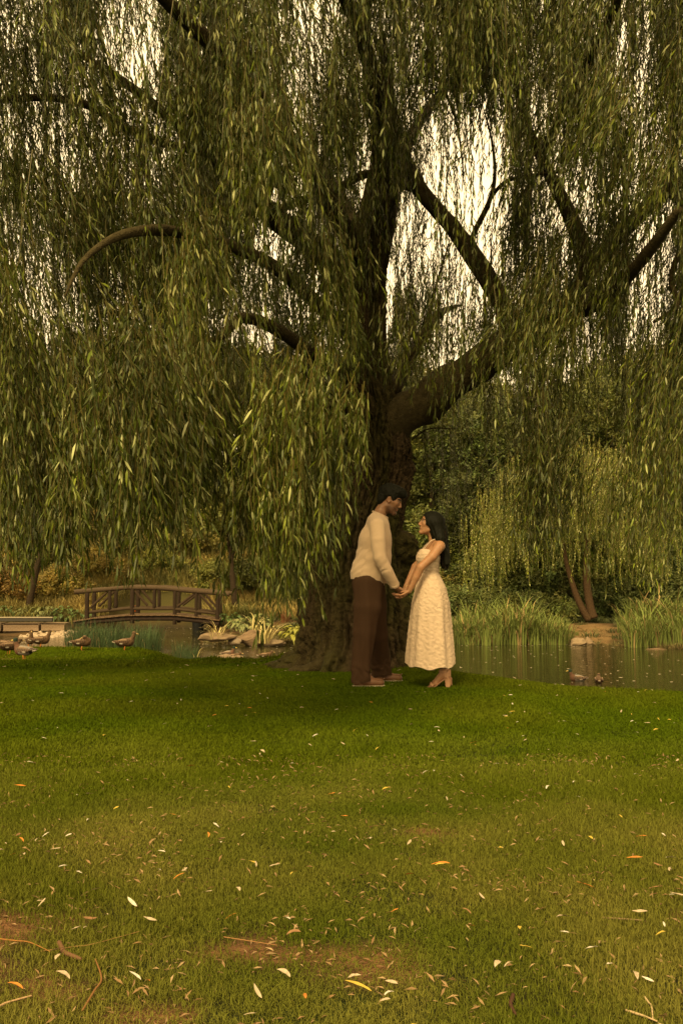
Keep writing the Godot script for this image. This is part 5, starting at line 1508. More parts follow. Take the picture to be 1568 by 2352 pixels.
func build_man(root_pos: Vector3) -> void:
	var root := thing("person", "man in beige long-sleeved top and brown trousers, head bowed, holding the woman's hands", "person", root_pos)
	var skin := mat("brown_skin", Color.WHITE, 0.5, 0.4); skin.subsurf_scatter_enabled = true; skin.subsurf_scatter_strength = 0.12
	var S := Color(0.235, 0.120, 0.062)
	var m := MB.new()
	# ---- body under the clothes: one figure from feet to neck
	var B := Field.new(Vector3(-0.30, -0.02, -0.42), Vector3(0.34, 1.60, 0.32), 0.0125)
	B.cone(Vector3(0.045, 1.42, 0), Vector3(0.02, 1.15, 0), 0.095, 0.115, 0.04, 1.45)
	B.cone(Vector3(0.02, 1.15, 0), Vector3(-0.03, 0.95, 0), 0.115, 0.125, 0.04, 1.25)
	B.cone(Vector3(0.045, 1.46, 0), Vector3(0.085, 1.56, 0), 0.062, 0.056, 0.03)
	for z in [-1.0, 1.0]:
		B.cone(Vector3(0.05, 1.45, 0.05 * z), Vector3(0.045, 1.42, 0.175 * z), 0.055, 0.055, 0.03)
	B.cone(Vector3(-0.03, 0.93, 0.085), Vector3(-0.06, 0.50, 0.10), 0.095, 0.062, 0.03)
	B.cone(Vector3(-0.06, 0.50, 0.10), Vector3(-0.115, 0.06, 0.11), 0.060, 0.040, 0.02)
	B.cone(Vector3(-0.115, 0.045, 0.11), Vector3(0.04, 0.03, 0.12), 0.035, 0.025, 0.02)
	B.cone(Vector3(-0.01, 0.93, -0.085), Vector3(0.06, 0.50, -0.14), 0.095, 0.062, 0.03)
	B.cone(Vector3(0.06, 0.50, -0.14), Vector3(0.075, 0.06, -0.27), 0.060, 0.040, 0.02)
	B.cone(Vector3(0.075, 0.045, -0.27), Vector3(0.22, 0.03, -0.28), 0.035, 0.025, 0.02)
	# arms: near (+z) and far (-z)
	B.cone(Vector3(0.045, 1.41, 0.195), Vector3(0.062, 1.14, 0.260), 0.050, 0.040, 0.02)
	B.cone(Vector3(0.062, 1.14, 0.260), Vector3(0.205, 0.885, 0.150), 0.040, 0.026, 0.02)
	B.cone(Vector3(0.06, 1.41, -0.195), Vector3(0.10, 1.14, -0.235), 0.050, 0.040, 0.02)
	B.cone(Vector3(0.10, 1.14, -0.235), Vector3(0.215, 0.895, -0.150), 0.040, 0.026, 0.02)
	B.mesh(m, S)
	# ---- hands, each on a fine grid
	for z in [1.0, -1.0]:
		var H := Field.new(Vector3(0.12, 0.74, 0.15 * z - 0.07), Vector3(0.33, 0.93, 0.15 * z + 0.07), 0.0042)
		var w := Vector3(0.212, 0.876, 0.150 * z)
		hand(H, w, Vector3(0.268, 0.838, 0.148 * z), Vector3(0.004, -0.002, 0.0) + Vector3(0.010, 0.006, 0.013 * z), [Vector3(0.012, -0.040, -0.008 * z), Vector3(-0.026, -0.014, -0.008 * z), Vector3(-0.024, 0.006, -0.002 * z)],
			[w + Vector3(0.0, 0.0, -0.02 * z), Vector3(0.262, 0.862, 0.112 * z), Vector3(0.292, 0.842, 0.104 * z), Vector3(0.308, 0.822, 0.108 * z)], 0.0088)
		H.cone(Vector3(0.19, 0.905, 0.155 * z), w, 0.027, 0.025, 0.01)
		H.mesh(m, S)
	# ---- head
	var ho := Vector3(0.166, 1.652, 0.0)
	var hq := Basis(Vector3(0, 0, 1), -0.36) * Basis(Vector3.UP, -0.12)
	var from := m.v.size()
	var hf := head_field(ho, hq, 0.95, false, Vector3(0.055, 1.50, 0), 0.060, 0.0045)
	hf.mesh(m, S)
	var hi := hq.transposed()
	paint(m, from, func(p: Vector3) -> Color:
		var l := hi * (p - ho) / 0.95
		var c := S
		var nz := n_fine.get_noise_3d(p.x * 900.0, p.y * 900.0, p.z * 900.0)
		# stubble on jaw, chin and upper lip; brows; lips
		var beard := ss(-0.030, -0.060, l.y - 0.25 * absf(l.z) * 0.0) * ss(-0.02, 0.01, l.x)
		if l.x > 0.085 and l.y < -0.035 and l.y > -0.05: beard = 1.0
		if absf(l.y + 0.0595) < 0.012 and l.x > 0.085 and absf(l.z) < 0.022: return Color(0.17, 0.065, 0.04)
		c = c.lerp(Color(0.05, 0.026, 0.016), clampf(beard * (0.72 + 0.5 * nz), 0.0, 0.9))
		if l.y > 0.030 and l.y < 0.043 and l.x > 0.066 and absf(l.z) > 0.012: c = Color(0.02, 0.013, 0.009)
		if Vector2((l.y - 0.012) / 0.008, (absf(l.z) - 0.030) / 0.013).length() < 1.0 and l.x > 0.07:
			c = Color(0.03, 0.018, 0.012) if absf(absf(l.z) - 0.031) < 0.007 else Color(0.42, 0.36, 0.30)
		return c)
	part("body", commit(m, skin), root)
	# ---- hair: thick, swept forward
	var hair := mat("black_hair", Color.WHITE, 0.62, 0.22)
	var Hf := Field.new(ho + Vector3(-0.17, -0.12, -0.13), ho + Vector3(0.20, 0.20, 0.13), 0.0055)
	Hf.ell(ho + hq * Vector3(-0.018, 0.062, 0), Vector3(0.112, 0.094, 0.088), 0.02, hq)
	Hf.ell(ho + hq * Vector3(0.050, 0.105, 0), Vector3(0.072, 0.044, 0.072), 0.03, hq)
	Hf.ell(ho + hq * Vector3(0.098, 0.084, 0), Vector3(0.030, 0.026, 0.055), 0.02, hq)
	Hf.ell(ho + hq * Vector3(-0.075, 0.0, 0), Vector3(0.042, 0.075, 0.070), 0.02, hq)
	for z in [-1.0, 1.0]: Hf.cone(ho + hq * Vector3(0.026, 0.03, 0.068 * z), ho + hq * Vector3(0.024, -0.015, 0.066 * z), 0.013, 0.009, 0.012)
	Hf.ell(ho + hq * Vector3(0.098, -0.012, 0), Vector3(0.056, 0.066, 0.2), 0.010, hq, true)
	Hf.ell(ho + hq * Vector3(0.002, -0.035, 0), Vector3(0.036, 0.062, 0.2), 0.010, hq, true)
	for z in [-1.0, 1.0]: Hf.ell(ho + hq * Vector3(-0.004, 0.004, 0.09 * z), Vector3(0.020, 0.034, 0.03), 0.006, hq, true)
	var hm := MB.new(); Hf.mesh(hm, Color(0.010, 0.008, 0.007))
	ruffle(hm, 0.006, 420, 420, 420, n_soft); ruffle(hm, 0.005, 600, 800, 600, n_fine)
	# loose locks along the fringe and crown
	for k in 150:
		var a := rf(-1.3, 1.3); var t := rf(0.0, 1.0)
		var p := ho + hq * Vector3(lerpf(0.10, -0.07, t), lerpf(0.098, 0.135, sin(t * PI)) , 0.0).lerp(Vector3(lerpf(0.1, -0.06, t), 0.07, 0.07 * signf(a)), absf(a) / 1.9)
		var dirv := hq * Vector3(rf(0.3, 1.0), rf(-0.2, 0.6), rf(-0.4, 0.4)).normalized()
		tube(hm, [p, p + dirv * 0.022, p + dirv * 0.036 + Vector3(0, -0.010, 0)], [0.004, 0.003, 0.0006], 4, Color(0.010, 0.008, 0.007), 0, 1, false)
	part("hair", commit(hm, hair), root)
	# ---- top
	var knit := mat("beige_knit", Color.WHITE, 0.95, 0.15)
	grain(knit, noise_tex(256, 0.12, 0.3, 0, 1, 41, Color(0.9, 0.9, 0.9), Color(1, 1, 1)), 9.0, noise_tex(256, 0.2, 0.3, 0, 1, 43), 0.25)
	knit.rim_enabled = true; knit.rim = 0.3
	var T := Field.new(Vector3(-0.26, 0.86, -0.33), Vector3(0.30, 1.60, 0.33), 0.0095)
	T.cone(Vector3(0.052, 1.415, 0), Vector3(0.034, 1.30, 0), 0.112, 0.142, 0.05, 1.32)
	T.cone(Vector3(0.034, 1.30, 0), Vector3(0.018, 1.13, 0), 0.142, 0.151, 0.04, 1.25)
	T.cone(Vector3(0.018, 1.13, 0), Vector3(-0.018, 1.0, 0), 0.151, 0.162, 0.04, 1.15)
	T.cone(Vector3(-0.018, 1.0, 0), Vector3(-0.030, 0.86, 0), 0.162, 0.158, 0.04, 1.12)
	T.cone(Vector3(0.045, 1.45, 0), Vector3(0.085, 1.55, 0), 0.085, 0.066, 0.03)
	for z in [-1.0, 1.0]:
		T.cone(Vector3(0.03, 1.475, 0.05 * z), Vector3(0.045, 1.425, 0.175 * z), 0.062, 0.068, 0.03)
	var sl := [[Vector3(0.045, 1.415, 0.192), 0.070], [Vector3(0.048, 1.29, 0.240), 0.066], [Vector3(0.062, 1.14, 0.262), 0.058], [Vector3(0.125, 1.02, 0.225), 0.055], [Vector3(0.200, 0.893, 0.153), 0.044]]
	for k in sl.size() - 1: T.cone(sl[k][0], sl[k + 1][0], sl[k][1], sl[k + 1][1], 0.014 if k == 0 else 0.003)
	for k in sl.size() - 1:
		var o1 := Vector3(0.015, 0.0, 0); var fl := Vector3(1, 1, -1)
		T.cone(sl[k][0] * fl + o1, sl[k + 1][0] * fl + o1, sl[k][1], sl[k + 1][1], 0.014 if k == 0 else 0.003)
	# neckline and cuffs
	T.cut(Vector3(0.45, 1.0, 0.0), Vector3(0.075, 1.535, 0))
	T.cone(Vector3(0.075, 1.50, 0), Vector3(0.12, 1.62, 0), 0.058, 0.066, 0.004, 1.0, true)
	var tm := MB.new(); T.mesh(tm, Color(0.54, 0.395, 0.255))
	# trim: hem below, cuffs
	var cuff_n := Vector3(0.075, -0.127, -0.052).normalized()
	var keepers := MB.new()
	for i in tm.v.size():
		var p := tm.v[i]
		var hemy := lerpf(0.950, 0.912, ss(-0.18, 0.13, p.x))
		var on_arm := (p.x > 0.105 and p.y < 0.99 and absf(p.z) > 0.095) or absf(p.z) > 0.185 or (p.x > 0.135 and p.y < 0.96)
		if not on_arm and p.y < hemy: tm.v[i] = Vector3(p.x, hemy + rf(0, 0.001), p.z)
		elif on_arm:
			var pz := Vector3(p.x - (0.0 if p.z > 0 else 0.015), p.y, absf(p.z))
			var over := (pz - Vector3(0.208, 0.882, 0.150)).dot(cuff_n)
			if over > 0.0: tm.v[i] = p - Vector3(cuff_n.x, cuff_n.y, cuff_n.z * signf(p.z)) * over
	# folds: broad drapes on the body, rings round the forearm, pull at the small of the back
	for i in tm.v.size():
		var p := tm.v[i]
		var w := 0.006 * n_soft.get_noise_3d(p.x * 60.0, p.y * 90.0, p.z * 60.0) + 0.003 * n_fine.get_noise_3d(p.x * 90.0, p.y * 140.0, p.z * 90.0)
		if p.x > 0.05 and absf(p.z) > 0.12 and p.y < 1.22: w += 0.0035 * sin((p.y * 0.86 - p.x * 0.5) * 120.0 + 7.0 * n_soft.get_noise_3d(p.x * 120.0, p.y * 60.0, p.z * 120.0)) * ss(1.22, 1.12, p.y) * (0.5 + n_soft.get_noise_3d(p.x * 60.0, p.y * 160.0, p.z * 60.0) * 1.6)
		if p.y < 1.22 and p.y > 1.0 and absf(p.z) < 0.2: w += 0.004 * sin((p.y * 1.0 - p.x * 0.55) * 75.0 + 6.0 * n_soft.get_noise_2d(p.x * 50.0, p.z * 50.0)) * ss(0.06, -0.12, p.x)
		var axis := Vector3(0.03, p.y, 0) if absf(p.z) < 0.17 else Vector3(p.x, p.y, 0.2 * signf(p.z))
		tm.v[i] = p + (p - axis).normalized() * w
	var top := part("top", commit(tm, knit), root)
	# neck band and cuffs as bands of their own
	var nb := MB.new(); var np := []
	for k in 25:
		var a := TAU * k / 24.0
		np.append(Vector3(0.078 + 0.068 * cos(a), 1.530 - 0.030 * cos(a) - 0.004, 0.070 * sin(a)))
	tube(nb, np, Array(range(25).map(func(_i): return 0.0075)), 7, Color(0.52, 0.38, 0.25))
	part("neck_band", commit(nb, knit), top)
	# ---- trousers
	var wool := mat("brown_wool", Color.WHITE, 0.95, 0.12)
	grain(wool, noise_tex(256, 0.15, 0.35, 0, 1, 45, Color(0.8, 0.8, 0.8), Color(1, 1, 1)), 10.0, noise_tex(256, 0.25, 0.35, 0, 1, 47), 0.2)
	var P := Field.new(Vector3(-0.26, -0.03, -0.46), Vector3(0.30, 1.02, 0.28), 0.0105)
	P.cone(Vector3(-0.025, 1.0, 0), Vector3(-0.030, 0.90, 0), 0.140, 0.146, 0.03, 1.12)
	P.cone(Vector3(-0.035, 0.92, 0.075), Vector3(-0.042, 0.70, 0.09), 0.132, 0.118, 0.03)
	P.cone(Vector3(-0.042, 0.70, 0.09), Vector3(-0.066, 0.48, 0.10), 0.118, 0.100, 0.02)
	P.cone(Vector3(-0.066, 0.48, 0.10), Vector3(-0.094, 0.18, 0.11), 0.100, 0.085, 0.02)
	P.cone(Vector3(-0.094, 0.18, 0.11), Vector3(-0.092, -0.02, 0.11), 0.085, 0.092, 0.02)
	P.cone(Vector3(-0.015, 0.92, -0.075), Vector3(0.020, 0.70, -0.10), 0.130, 0.112, 0.03)
	P.cone(Vector3(0.020, 0.70, -0.10), Vector3(0.058, 0.44, -0.16), 0.112, 0.096, 0.02)
	P.cone(Vector3(0.058, 0.44, -0.16), Vector3(0.085, 0.18, -0.25), 0.096, 0.088, 0.02)
	P.cone(Vector3(0.085, 0.18, -0.25), Vector3(0.098, -0.02, -0.28), 0.088, 0.098, 0.02)
	P.cut(Vector3(0, 1, 0), Vector3(0, 0.985, 0))
	var pm := MB.new(); P.mesh(pm, Color(0.064, 0.039, 0.020))
	for i in pm.v.size():
		var p := pm.v[i]
		var near := p.z > -0.06 - 0.12 * (1.0 - p.y)
		var hy := (0.042 + 0.02 * ss(-0.1, 0.0, p.x)) if near else (0.055 + 0.02 * ss(0.0, 0.2, p.x))
		if p.y < hy: p = Vector3(p.x, hy + (p.y - hy) * 0.02, p.z)
		var w := 0.017 * n_soft.get_noise_3d(p.x * 130.0, p.y * 12.0, p.z * 130.0) + 0.005 * n_soft.get_noise_3d(p.x * 160.0, p.y * 60.0, p.z * 160.0)
		w += 0.006 * sin(p.y * 60.0 + p.x * 50.0 + 8.0 * n_soft.get_noise_2d(p.x * 60.0, p.y * 60.0)) * ss(0.26, 0.10, p.y)
		var cz := 0.10 if near else -0.2 + 0.1 * p.y
		var cxx := -0.07 if near else 0.06
		if p.y > 0.75: cz *= 0.3; cxx = -0.03
		var q := p - Vector3(cxx, p.y, cz)
		pm.v[i] = p + q.normalized() * w
	part("trousers", commit(pm, wool), root)
	# ---- shoes
	var leather := mat("brown_leather", Color.WHITE, 0.55, 0.4)
	leather.albedo_color = lin(0.13, 0.06, 0.026)
	var rubber := mat("cream_rubber", lin(0.40, 0.32, 0.22), 0.7, 0.4, false)
	shoe(0.305, rubber, leather, root, Vector3(-0.135, 0.004, 0.115), 0.05)
	shoe(0.305, rubber, leather, root, Vector3(0.045, 0.004, -0.28), -0.06)

func build_woman(root_pos: Vector3) -> void:
	var root := thing("person", "woman in cream textured midi dress and block-heeled sandals, looking up at the man", "person", root_pos)
	var skin: StandardMaterial3D = mat("brown_skin", Color.WHITE)
	var S := Color(0.36, 0.185, 0.092)
	var m := MB.new()
	var B := Field.new(Vector3(-0.34, 0.0, -0.26), Vector3(0.18, 1.40, 0.26), 0.0105)
	B.cone(Vector3(0.0, 1.235, 0), Vector3(-0.055, 1.12, 0), 0.066, 0.086, 0.03, 1.35)
	B.cone(Vector3(-0.055, 1.12, 0), Vector3(-0.052, 0.98, 0), 0.080, 0.058, 0.03, 1.3)
	B.cone(Vector3(-0.052, 0.98, 0), Vector3(-0.045, 0.82, 0), 0.058, 0.095, 0.03, 1.3)
	B.cone(Vector3(0.005, 1.24, 0), Vector3(-0.030, 1.37, 0), 0.048, 0.040, 0.03)
	for z in [-1.0, 1.0]:
		B.cone(Vector3(0.0, 1.262, 0.04 * z), Vector3(0.022, 1.238, 0.135 * z), 0.034, 0.042, 0.025)
		B.cone(Vector3(-0.105, 1.13, 0.055 * z), Vector3(-0.10, 1.11, 0.055 * z), 0.050, 0.052, 0.03)
		B.cone(Vector3(-0.02, 0.80, 0.06 * z), Vector3(0.02, 0.42, 0.055 * z), 0.075, 0.048, 0.02)
		B.cone(Vector3(0.02, 0.42, 0.055 * z), Vector3(0.045, 0.28, 0.055 * z), 0.048, 0.046, 0.02)
	# arms to the hands
	B.cone(Vector3(0.022, 1.235, 0.150), Vector3(-0.045, 1.145, 0.185), 0.046, 0.040, 0.02)
	B.cone(Vector3(-0.045, 1.145, 0.185), Vector3(-0.145, 1.055, 0.195), 0.040, 0.034, 0.012)
	B.cone(Vector3(-0.145, 1.055, 0.195), Vector3(-0.185, 0.965, 0.180), 0.035, 0.031, 0.012)
	B.cone(Vector3(-0.185, 0.965, 0.180), Vector3(-0.240, 0.850, 0.155), 0.031, 0.021, 0.01)
	B.cone(Vector3(0.012, 1.235, -0.150), Vector3(-0.165, 1.055, -0.195), 0.044, 0.034, 0.02)
	B.cone(Vector3(-0.165, 1.055, -0.195), Vector3(-0.262, 0.860, -0.155), 0.034, 0.021, 0.012)
	B.mesh(m, S)
	for z in [1.0, -1.0]:
		var sh := 0.0 if z > 0 else -0.014
		var H := Field.new(Vector3(-0.40, 0.75, 0.15 * z - 0.06), Vector3(-0.20, 0.90, 0.15 * z + 0.06), 0.0042)
		var w := Vector3(-0.243 + sh, 0.846, 0.152 * z)
		hand(H, w, Vector3(-0.296 + sh, 0.814, 0.142 * z), Vector3(0.0, 0.004, 0.0105 * z), [Vector3(-0.030, -0.010, 0), Vector3(-0.022, 0.004, 0), Vector3(-0.016, 0.010, 0)],
			[w + Vector3(0.0, 0.008, -0.012 * z), Vector3(-0.272 + sh, 0.845, 0.128 * z), Vector3(-0.298 + sh, 0.842, 0.126 * z), Vector3(-0.315 + sh, 0.836, 0.130 * z)], 0.0074)
		H.cone(Vector3(-0.225 + sh, 0.885, 0.158 * z), w, 0.0225, 0.020, 0.008)
		H.mesh(m, S)
	# lower legs and feet in heels
	for z in [1.0, -1.0]:
		var sx := 0.0 if z > 0 else 0.03
		var L := Field.new(Vector3(-0.12, -0.01, 0.055 * z - 0.06), Vector3(0.14, 0.36, 0.055 * z + 0.06), 0.0065)
		L.cone(Vector3(0.045 + sx, 0.32, 0.055 * z), Vector3(0.056 + sx, 0.145, 0.055 * z), 0.046, 0.030, 0.02)
		L.ell(Vector3(0.070 + sx, 0.105, 0.055 * z), Vector3(0.028, 0.032, 0.026), 0.02)
		L.cone(Vector3(0.045 + sx, 0.115, 0.055 * z), Vector3(-0.018 + sx, 0.045, 0.055 * z), 0.032, 0.025, 0.02, 1.0)
		L.cone(Vector3(-0.018 + sx, 0.040, 0.055 * z), Vector3(-0.040 + sx, 0.028, 0.055 * z), 0.024, 0.018, 0.02, 1.5)
		for t in 5:
			var tz: float = 0.055 * z + (t - 2) * 0.0125
			L.cone(Vector3(-0.045 + sx, 0.024, tz), Vector3(-0.074 + sx + 0.004 * absf(t - 1.5), 0.016, tz), 0.0085, 0.0068, 0.004)
		L.mesh(m, S)
	# head
	var ho := Vector3(-0.043, 1.430, 0.0)
	var hq := Basis(Vector3.UP, PI) * Basis(Vector3(0, 0, 1), 0.23)
	var from := m.v.size()
	var hf := head_field(ho, hq, 0.855, true, Vector3(-0.012, 1.275, 0), 0.046, 0.0042)
	hf.mesh(m, S)
	var hi := hq.transposed()
	paint(m, from, func(p: Vector3) -> Color:
		var l := hi * (p - ho) / 0.855
		if absf(l.y + 0.0595) < 0.014 and l.x > 0.086 and absf(l.z) < 0.020: return Color(0.27, 0.075, 0.05)
		if l.y > 0.031 and l.y < 0.040 and l.x > 0.066 and absf(l.z) > 0.012: return Color(0.03, 0.018, 0.012)
		if Vector2((l.y - 0.012) / 0.008, (absf(l.z) - 0.030) / 0.013).length() < 1.0 and l.x > 0.07:
			return Color(0.03, 0.018, 0.012) if absf(absf(l.z) - 0.031) < 0.007 else Color(0.5, 0.43, 0.36)
		if l.y > 0.017 and l.y < 0.023 and l.x > 0.072 and absf(absf(l.z) - 0.03) < 0.016: return Color(0.03, 0.02, 0.015)
		return S)
	part("body", commit(m, skin), root)
	# long dark hair down the back
	var hair: StandardMaterial3D = mat("black_hair", Color.WHITE)
	var W := Field.new(Vector3(-0.17, 1.02, -0.15), Vector3(0.18, 1.58, 0.16), 0.0065)
	W.ell(Vector3(-0.030, 1.455, 0), Vector3(0.102, 0.096, 0.088), 0.02)
	W.cone(Vector3(0.0, 1.44, 0), Vector3(0.030, 1.34, 0), 0.086, 0.074, 0.03, 1.1)
	W.cone(Vector3(0.030, 1.34, 0), Vector3(0.058, 1.22, 0), 0.074, 0.055, 0.03, 1.4)
	W.cone(Vector3(0.058, 1.22, 0.0), Vector3(0.084, 1.09, 0.02), 0.054, 0.040, 0.03, 1.6)
	W.cone(Vector3(-0.005, 1.44, 0.055), Vector3(0.035, 1.30, 0.085), 0.038, 0.034, 0.02)
	W.cone(Vector3(0.035, 1.30, 0.085), Vector3(0.092, 1.09, 0.085), 0.036, 0.028, 0.02)
	W.ell(ho + hq * Vector3(0.098, -0.022, 0), Vector3(0.052, 0.092, 0.2), 0.008, hq, true)
	W.ell(ho + hq * Vector3(0.045, -0.075, 0), Vector3(0.050, 0.060, 0.2), 0.008, hq, true)
	var wm := MB.new(); W.mesh(wm, Color(0.011, 0.008, 0.0065))
	for i in wm.v.size():
		var p := wm.v[i]
		var q := (p - Vector3(0.0 + (1.45 - p.y) * 0.2, p.y, 0)).normalized()
		var wv := 0.0035 * sin(p.z * 160.0 + 3.0 * sin(p.y * 18.0) + p.x * 90.0) + 0.006 * n_fine.get_noise_3d(p.x * 500.0, p.y * 70.0, p.z * 500.0)
		wm.v[i] = p + q * wv * ss(1.52, 1.36, p.y) + Vector3(0.006 * sin(p.y * 34.0), 0, 0) * ss(1.36, 1.12, p.y)
	for k in 110:
		var z := rf(-0.07, 0.09); var x := rf(-0.02, 0.05)
		var pts := []; var rr := []
		for j in 9:
			var t := j / 8.0
			pts.append(Vector3(lerpf(x + 0.03, 0.070 + x * 0.8, t) + 0.006 * sin(t * 9.0 + k * 0.4), lerpf(1.37, rf(1.02, 1.08), t), z * (1.0 + 0.2 * t) + 0.006 * cos(t * 12.0 + k)))
			rr.append(lerpf(0.005, 0.0012, t * t))
		tube(wm, pts, rr, 4, Color(0.012, 0.009, 0.007), 0, 1, false)
	for k in 3:  # wisps beside the neck
		tube(wm, [Vector3(-0.03, 1.39, 0.07), Vector3(-0.028 + 0.006 * k, 1.34, 0.068), Vector3(-0.012 + 0.006 * k, 1.29, 0.06)], [0.003, 0.002, 0.001], 3, Color(0.012, 0.009, 0.007), 0, 1, false)
	part("hair", commit(wm, hair), root)
	# ---- dress: rings from hem to neckline, each with its own front, back and half width
	var cloth := mat("cream_jacquard", Color.WHITE, 0.85, 0.25)
	grain(cloth, noise_tex(256, 0.05, 0.2, 0, 1, 51, Color(0.92, 0.92, 0.92), Color(1, 1, 1)), 8.0, noise_tex(512, 0.03, 0.06, 0, 1, 53), 0.5)
	var rings := [[0.0, 0.200, -0.270, 0.167, 0.255], [0.18, 0.38, -0.252, 0.154, 0.240], [0.32, 0.51, -0.238, 0.140, 0.225], [0.55, 0.74, -0.208, 0.118, 0.195], [0.68, 0.87, -0.180, 0.090, 0.170], [0.76, 0.95, -0.158, 0.055, 0.145], [0.81, 1.0, -0.142, 0.030, 0.122], [0.87, 1.06, -0.152, 0.034, 0.132], [0.94, 1.13, -0.174, 0.044, 0.148], [0.97, 1.165, -0.168, 0.048, 0.148], [1.0, 1.20, -0.150, 0.052, 0.138]]
	var dm := MB.new()
	var nt := 190; var ny := 170
	for j in ny + 1:
		var t := float(j) / ny
		var k := 1
		while k < rings.size() - 1 and rings[k][0] < t: k += 1
		var u: float = (t - rings[k - 1][0]) / (rings[k][0] - rings[k - 1][0])
		var y: float = lerpf(rings[k - 1][1], rings[k][1], u)
		var xf: float = lerpf(rings[k - 1][2], rings[k][2], u); var xb: float = lerpf(rings[k - 1][3], rings[k][3], u); var zw: float = lerpf(rings[k - 1][4], rings[k][4], u)
		for i in nt:
			var th := TAU * i / nt
			var cx := (xf + xb) * 0.5; var rx := (xb - xf) * 0.5
			var o := Vector3(cos(th), 0, sin(th))
			var skirt := ss(0.80, 0.25, t)
			# soft godets in the skirt
			var fold := skirt * (0.016 * sin(6.0 * th + 0.7 + 0.5 * t) * (0.5 + 0.5 * sin(2.0 * th + 1.0)) + 0.007 * sin(11.0 * th + 2.0))
			fold -= 0.003 * absf(sin(th * 2.0 + 0.4)) * ss(0.70, 0.80, t) * ss(0.9, 0.80, t)
			var px := cx + o.x * rx * (1.0 - 0.07 * skirt); var pz := o.z * zw
			var yy := y
			if t < 0.3: yy += (0.3 - t) / 0.3 * (-0.016 * sin(th) + 0.010 * sin(6.0 * th + 0.7))
			# neckline: up to the straps in front, lower at side and back
			if t > 0.9:
				var front := maxf(0.0, -o.x)
				yy += (t - 0.9) / 0.1 * (0.014 * front * absf(o.z) * 2.0 - 0.045 * ss(-0.2, 0.5, o.x) - 0.012 * ss(0.85, 1.0, front))
			var p := Vector3(px, yy, pz)
			var q := Vector3(o.x / rx, 0, o.z / zw).normalized()
			var tex := 1.3 * n_fine.get_noise_3d(p.x * 340.0, p.y * 420.0, p.z * 340.0) + 0.35 * n_ridge.get_noise_3d(p.x * 16.0, p.y * 20.0, p.z * 16.0)
			var crinkle := 0.0014 * sin(p.y * 210.0 + 5.0 * n_soft.get_noise_3d(p.x * 80, p.y * 80, p.z * 80)) * ss(0.76, 0.84, t)
			p += q * (fold + 0.0042 * tex * (1.0 if t < 0.8 else 0.5) + crinkle)
			dm.vert(p, Color(0.66, 0.50, 0.345))
	for j in ny:
		for i in nt:
			var i2 := (i + 1) % nt
			dm.quad(j * nt + i, j * nt + i2, (j + 1) * nt + i2, (j + 1) * nt + i)
	# turned-in hem
	var hb := dm.v.size()
	for i in nt:
		var p := dm.v[i]
		dm.vert(Vector3(p.x * 0.94 - 0.003, p.y + 0.03, p.z * 0.94), Color(0.6, 0.5, 0.38))
	for i in nt:
		var i2 := (i + 1) % nt
		dm.quad(hb + i, hb + i2, i2, i)
	var dress := part("dress", commit(dm, cloth), root)
	for z in [-1.0, 1.0]:
		var sm := MB.new()
		tube(sm, [Vector3(-0.120, 1.195, 0.085 * z), Vector3(-0.085, 1.245, 0.088 * z), Vector3(-0.045, 1.285, 0.085 * z), Vector3(0.0, 1.302, 0.080 * z), Vector3(0.045, 1.270, 0.078 * z), Vector3(0.065, 1.20, 0.075 * z), Vector3(0.055, 1.15, 0.07 * z)], [0.0045, 0.0045, 0.0045, 0.0045, 0.0045, 0.0045, 0.0045], 6, Color(0.66, 0.50, 0.345))
		part("strap", commit(sm, cloth), dress)
	# ---- sandals
	var suede := mat("tan_suede", lin(0.44, 0.25, 0.14), 0.9, 0.2, false)
	for z in [1.0, -1.0]:
		var sx := 0.0 if z > 0 else 0.03
		var holder := Node3D.new(); holder.name = "sandal"; root.add_child(holder, true); holder.position = Vector3(sx, 0, 0.055 * z)
		var sole := MB.new()
		tube(sole, [Vector3(-0.088, 0.010, 0), Vector3(-0.06, 0.008, 0), Vector3(-0.02, 0.014, 0), Vector3(0.02, 0.048, 0), Vector3(0.06, 0.078, 0), Vector3(0.105, 0.086, 0)], [0.004, 0.0075, 0.0075, 0.0075, 0.008, 0.006], 10, Color.WHITE, 0, 1, true, 1.0)
		for i in sole.v.size(): sole.v[i].z *= 4.2
		part("sole", commit(sole, suede), holder)
		var heel := MB.new()
		var hp := [[0.066, 0.112, 0.082, 0.024], [0.072, 0.112, 0.05, 0.022], [0.078, 0.114, 0.0, 0.021]]
		for q in hp:
			for c4 in [[q[0], q[3]], [q[1], q[3]], [q[1], -q[3]], [q[0], -q[3]]]: heel.vert(Vector3(c4[0], q[2], c4[1]))
		for j in 2:
			for i in 4: heel.quad(j * 4 + i, j * 4 + (i + 1) % 4, j * 4 + 4 + (i + 1) % 4, j * 4 + 4 + i)
		heel.quad(8, 9, 10, 11)
		part("heel", commit(heel, suede, true), holder)
		var cup := MB.new()
		var ring := []; var rr := []
		for k in 9:
			var a := -1.7 + 3.4 * k / 8.0
			ring.append(Vector3(0.070 + 0.034 * cos(a), 0.118, 0.031 * sin(a))); rr.append(0.024 if absf(a) < 1.0 else 0.010)
		for k in ring.size(): cup.vert(ring[k] + Vector3(0, rr[k] + 0.01, 0)); cup.vert(ring[k] + Vector3(0, -rr[k] - 0.01, 0))
		for k in ring.size() - 1: cup.quad(k * 2, k * 2 + 2, k * 2 + 3, k * 2 + 1)
		part("heel_cup", commit(cup, suede), holder)
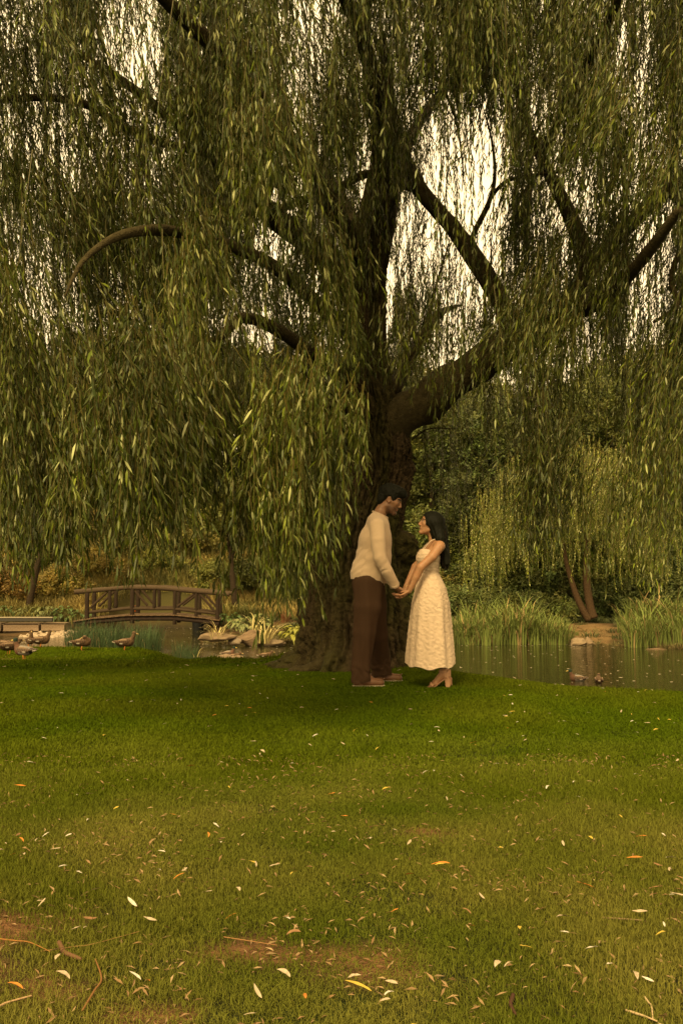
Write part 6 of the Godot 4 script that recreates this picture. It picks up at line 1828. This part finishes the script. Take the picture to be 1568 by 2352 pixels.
		for st in [[0.052, 0.150, 0.037, 0.006], [-0.048, 0.030, 0.040, 0.014]]:
			var sp := MB.new()
			for k in 25:
				var a := TAU * k / 24.0
				var up := Vector3(0.0, 1.0, 0).rotated(Vector3(0, 0, 1), 0.0 if st[1] > 0.1 else 0.5)
				var p := Vector3(st[0], st[1], 0) + (Vector3(cos(a) * st[2], 0, sin(a) * st[2]) if st[1] > 0.1 else Vector3(sin(a) * 0.004, sin(a) * 0.022, cos(a) * st[2]))
				var wd: Vector3 = (up if st[1] > 0.1 else Vector3(0.85, -0.4, 0)) * st[3]
				sp.vert(p + wd); sp.vert(p - wd)
			for k in 24: sp.quad(k * 2, k * 2 + 2, k * 2 + 3, k * 2 + 1)
			part("strap", commit(sp, suede), holder)
	# thin bangle on the far wrist
	var bm := MB.new(); var bp := []
	for k in 17:
		var a := TAU * k / 16.0
		bp.append(Vector3(-0.250, 0.885, -0.158) + Vector3(0.024 * cos(a), 0.012 * cos(a), 0.025 * sin(a)))
	tube(bm, bp, Array(range(17).map(func(_i): return 0.002)), 5)
	var gold := mat("gold", lin(0.75, 0.5, 0.2), 0.3, 0.5, false); gold.metallic = 1.0
	var bg := part("bangle", commit(bm, gold), self)
	bg.position = root_pos; bg.name = numbered("bangle")
	tag(bg, "thin gold bangle on the woman's far wrist", "bangle")

func _ready() -> void:
	rng.seed = 20240
	n_soft.seed = 5; n_soft.noise_type = FastNoiseLite.TYPE_SIMPLEX_SMOOTH; n_soft.frequency = 0.05; n_soft.fractal_octaves = 2
	n_fine.seed = 9; n_fine.noise_type = FastNoiseLite.TYPE_SIMPLEX_SMOOTH; n_fine.frequency = 0.08; n_fine.fractal_octaves = 3
	n_ridge.seed = 21; n_ridge.noise_type = FastNoiseLite.TYPE_SIMPLEX_SMOOTH; n_ridge.frequency = 1.0; n_ridge.fractal_type = FastNoiseLite.FRACTAL_RIDGED; n_ridge.fractal_octaves = 3
	build_light()
	build_ground()
	build_grass()
	rng.seed = 11
	build_willow()
	rng.seed = 12
	build_woods()
	rng.seed = 13
	build_bridge()
	build_stones()
	build_plants()
	build_man(Vector3(0.27, ground(0.27, 8.95) - 0.006, -8.95))
	build_woman(Vector3(0.829, ground(0.829, 8.8) - 0.004, -8.8))
	build_ducks()
	build_litter()
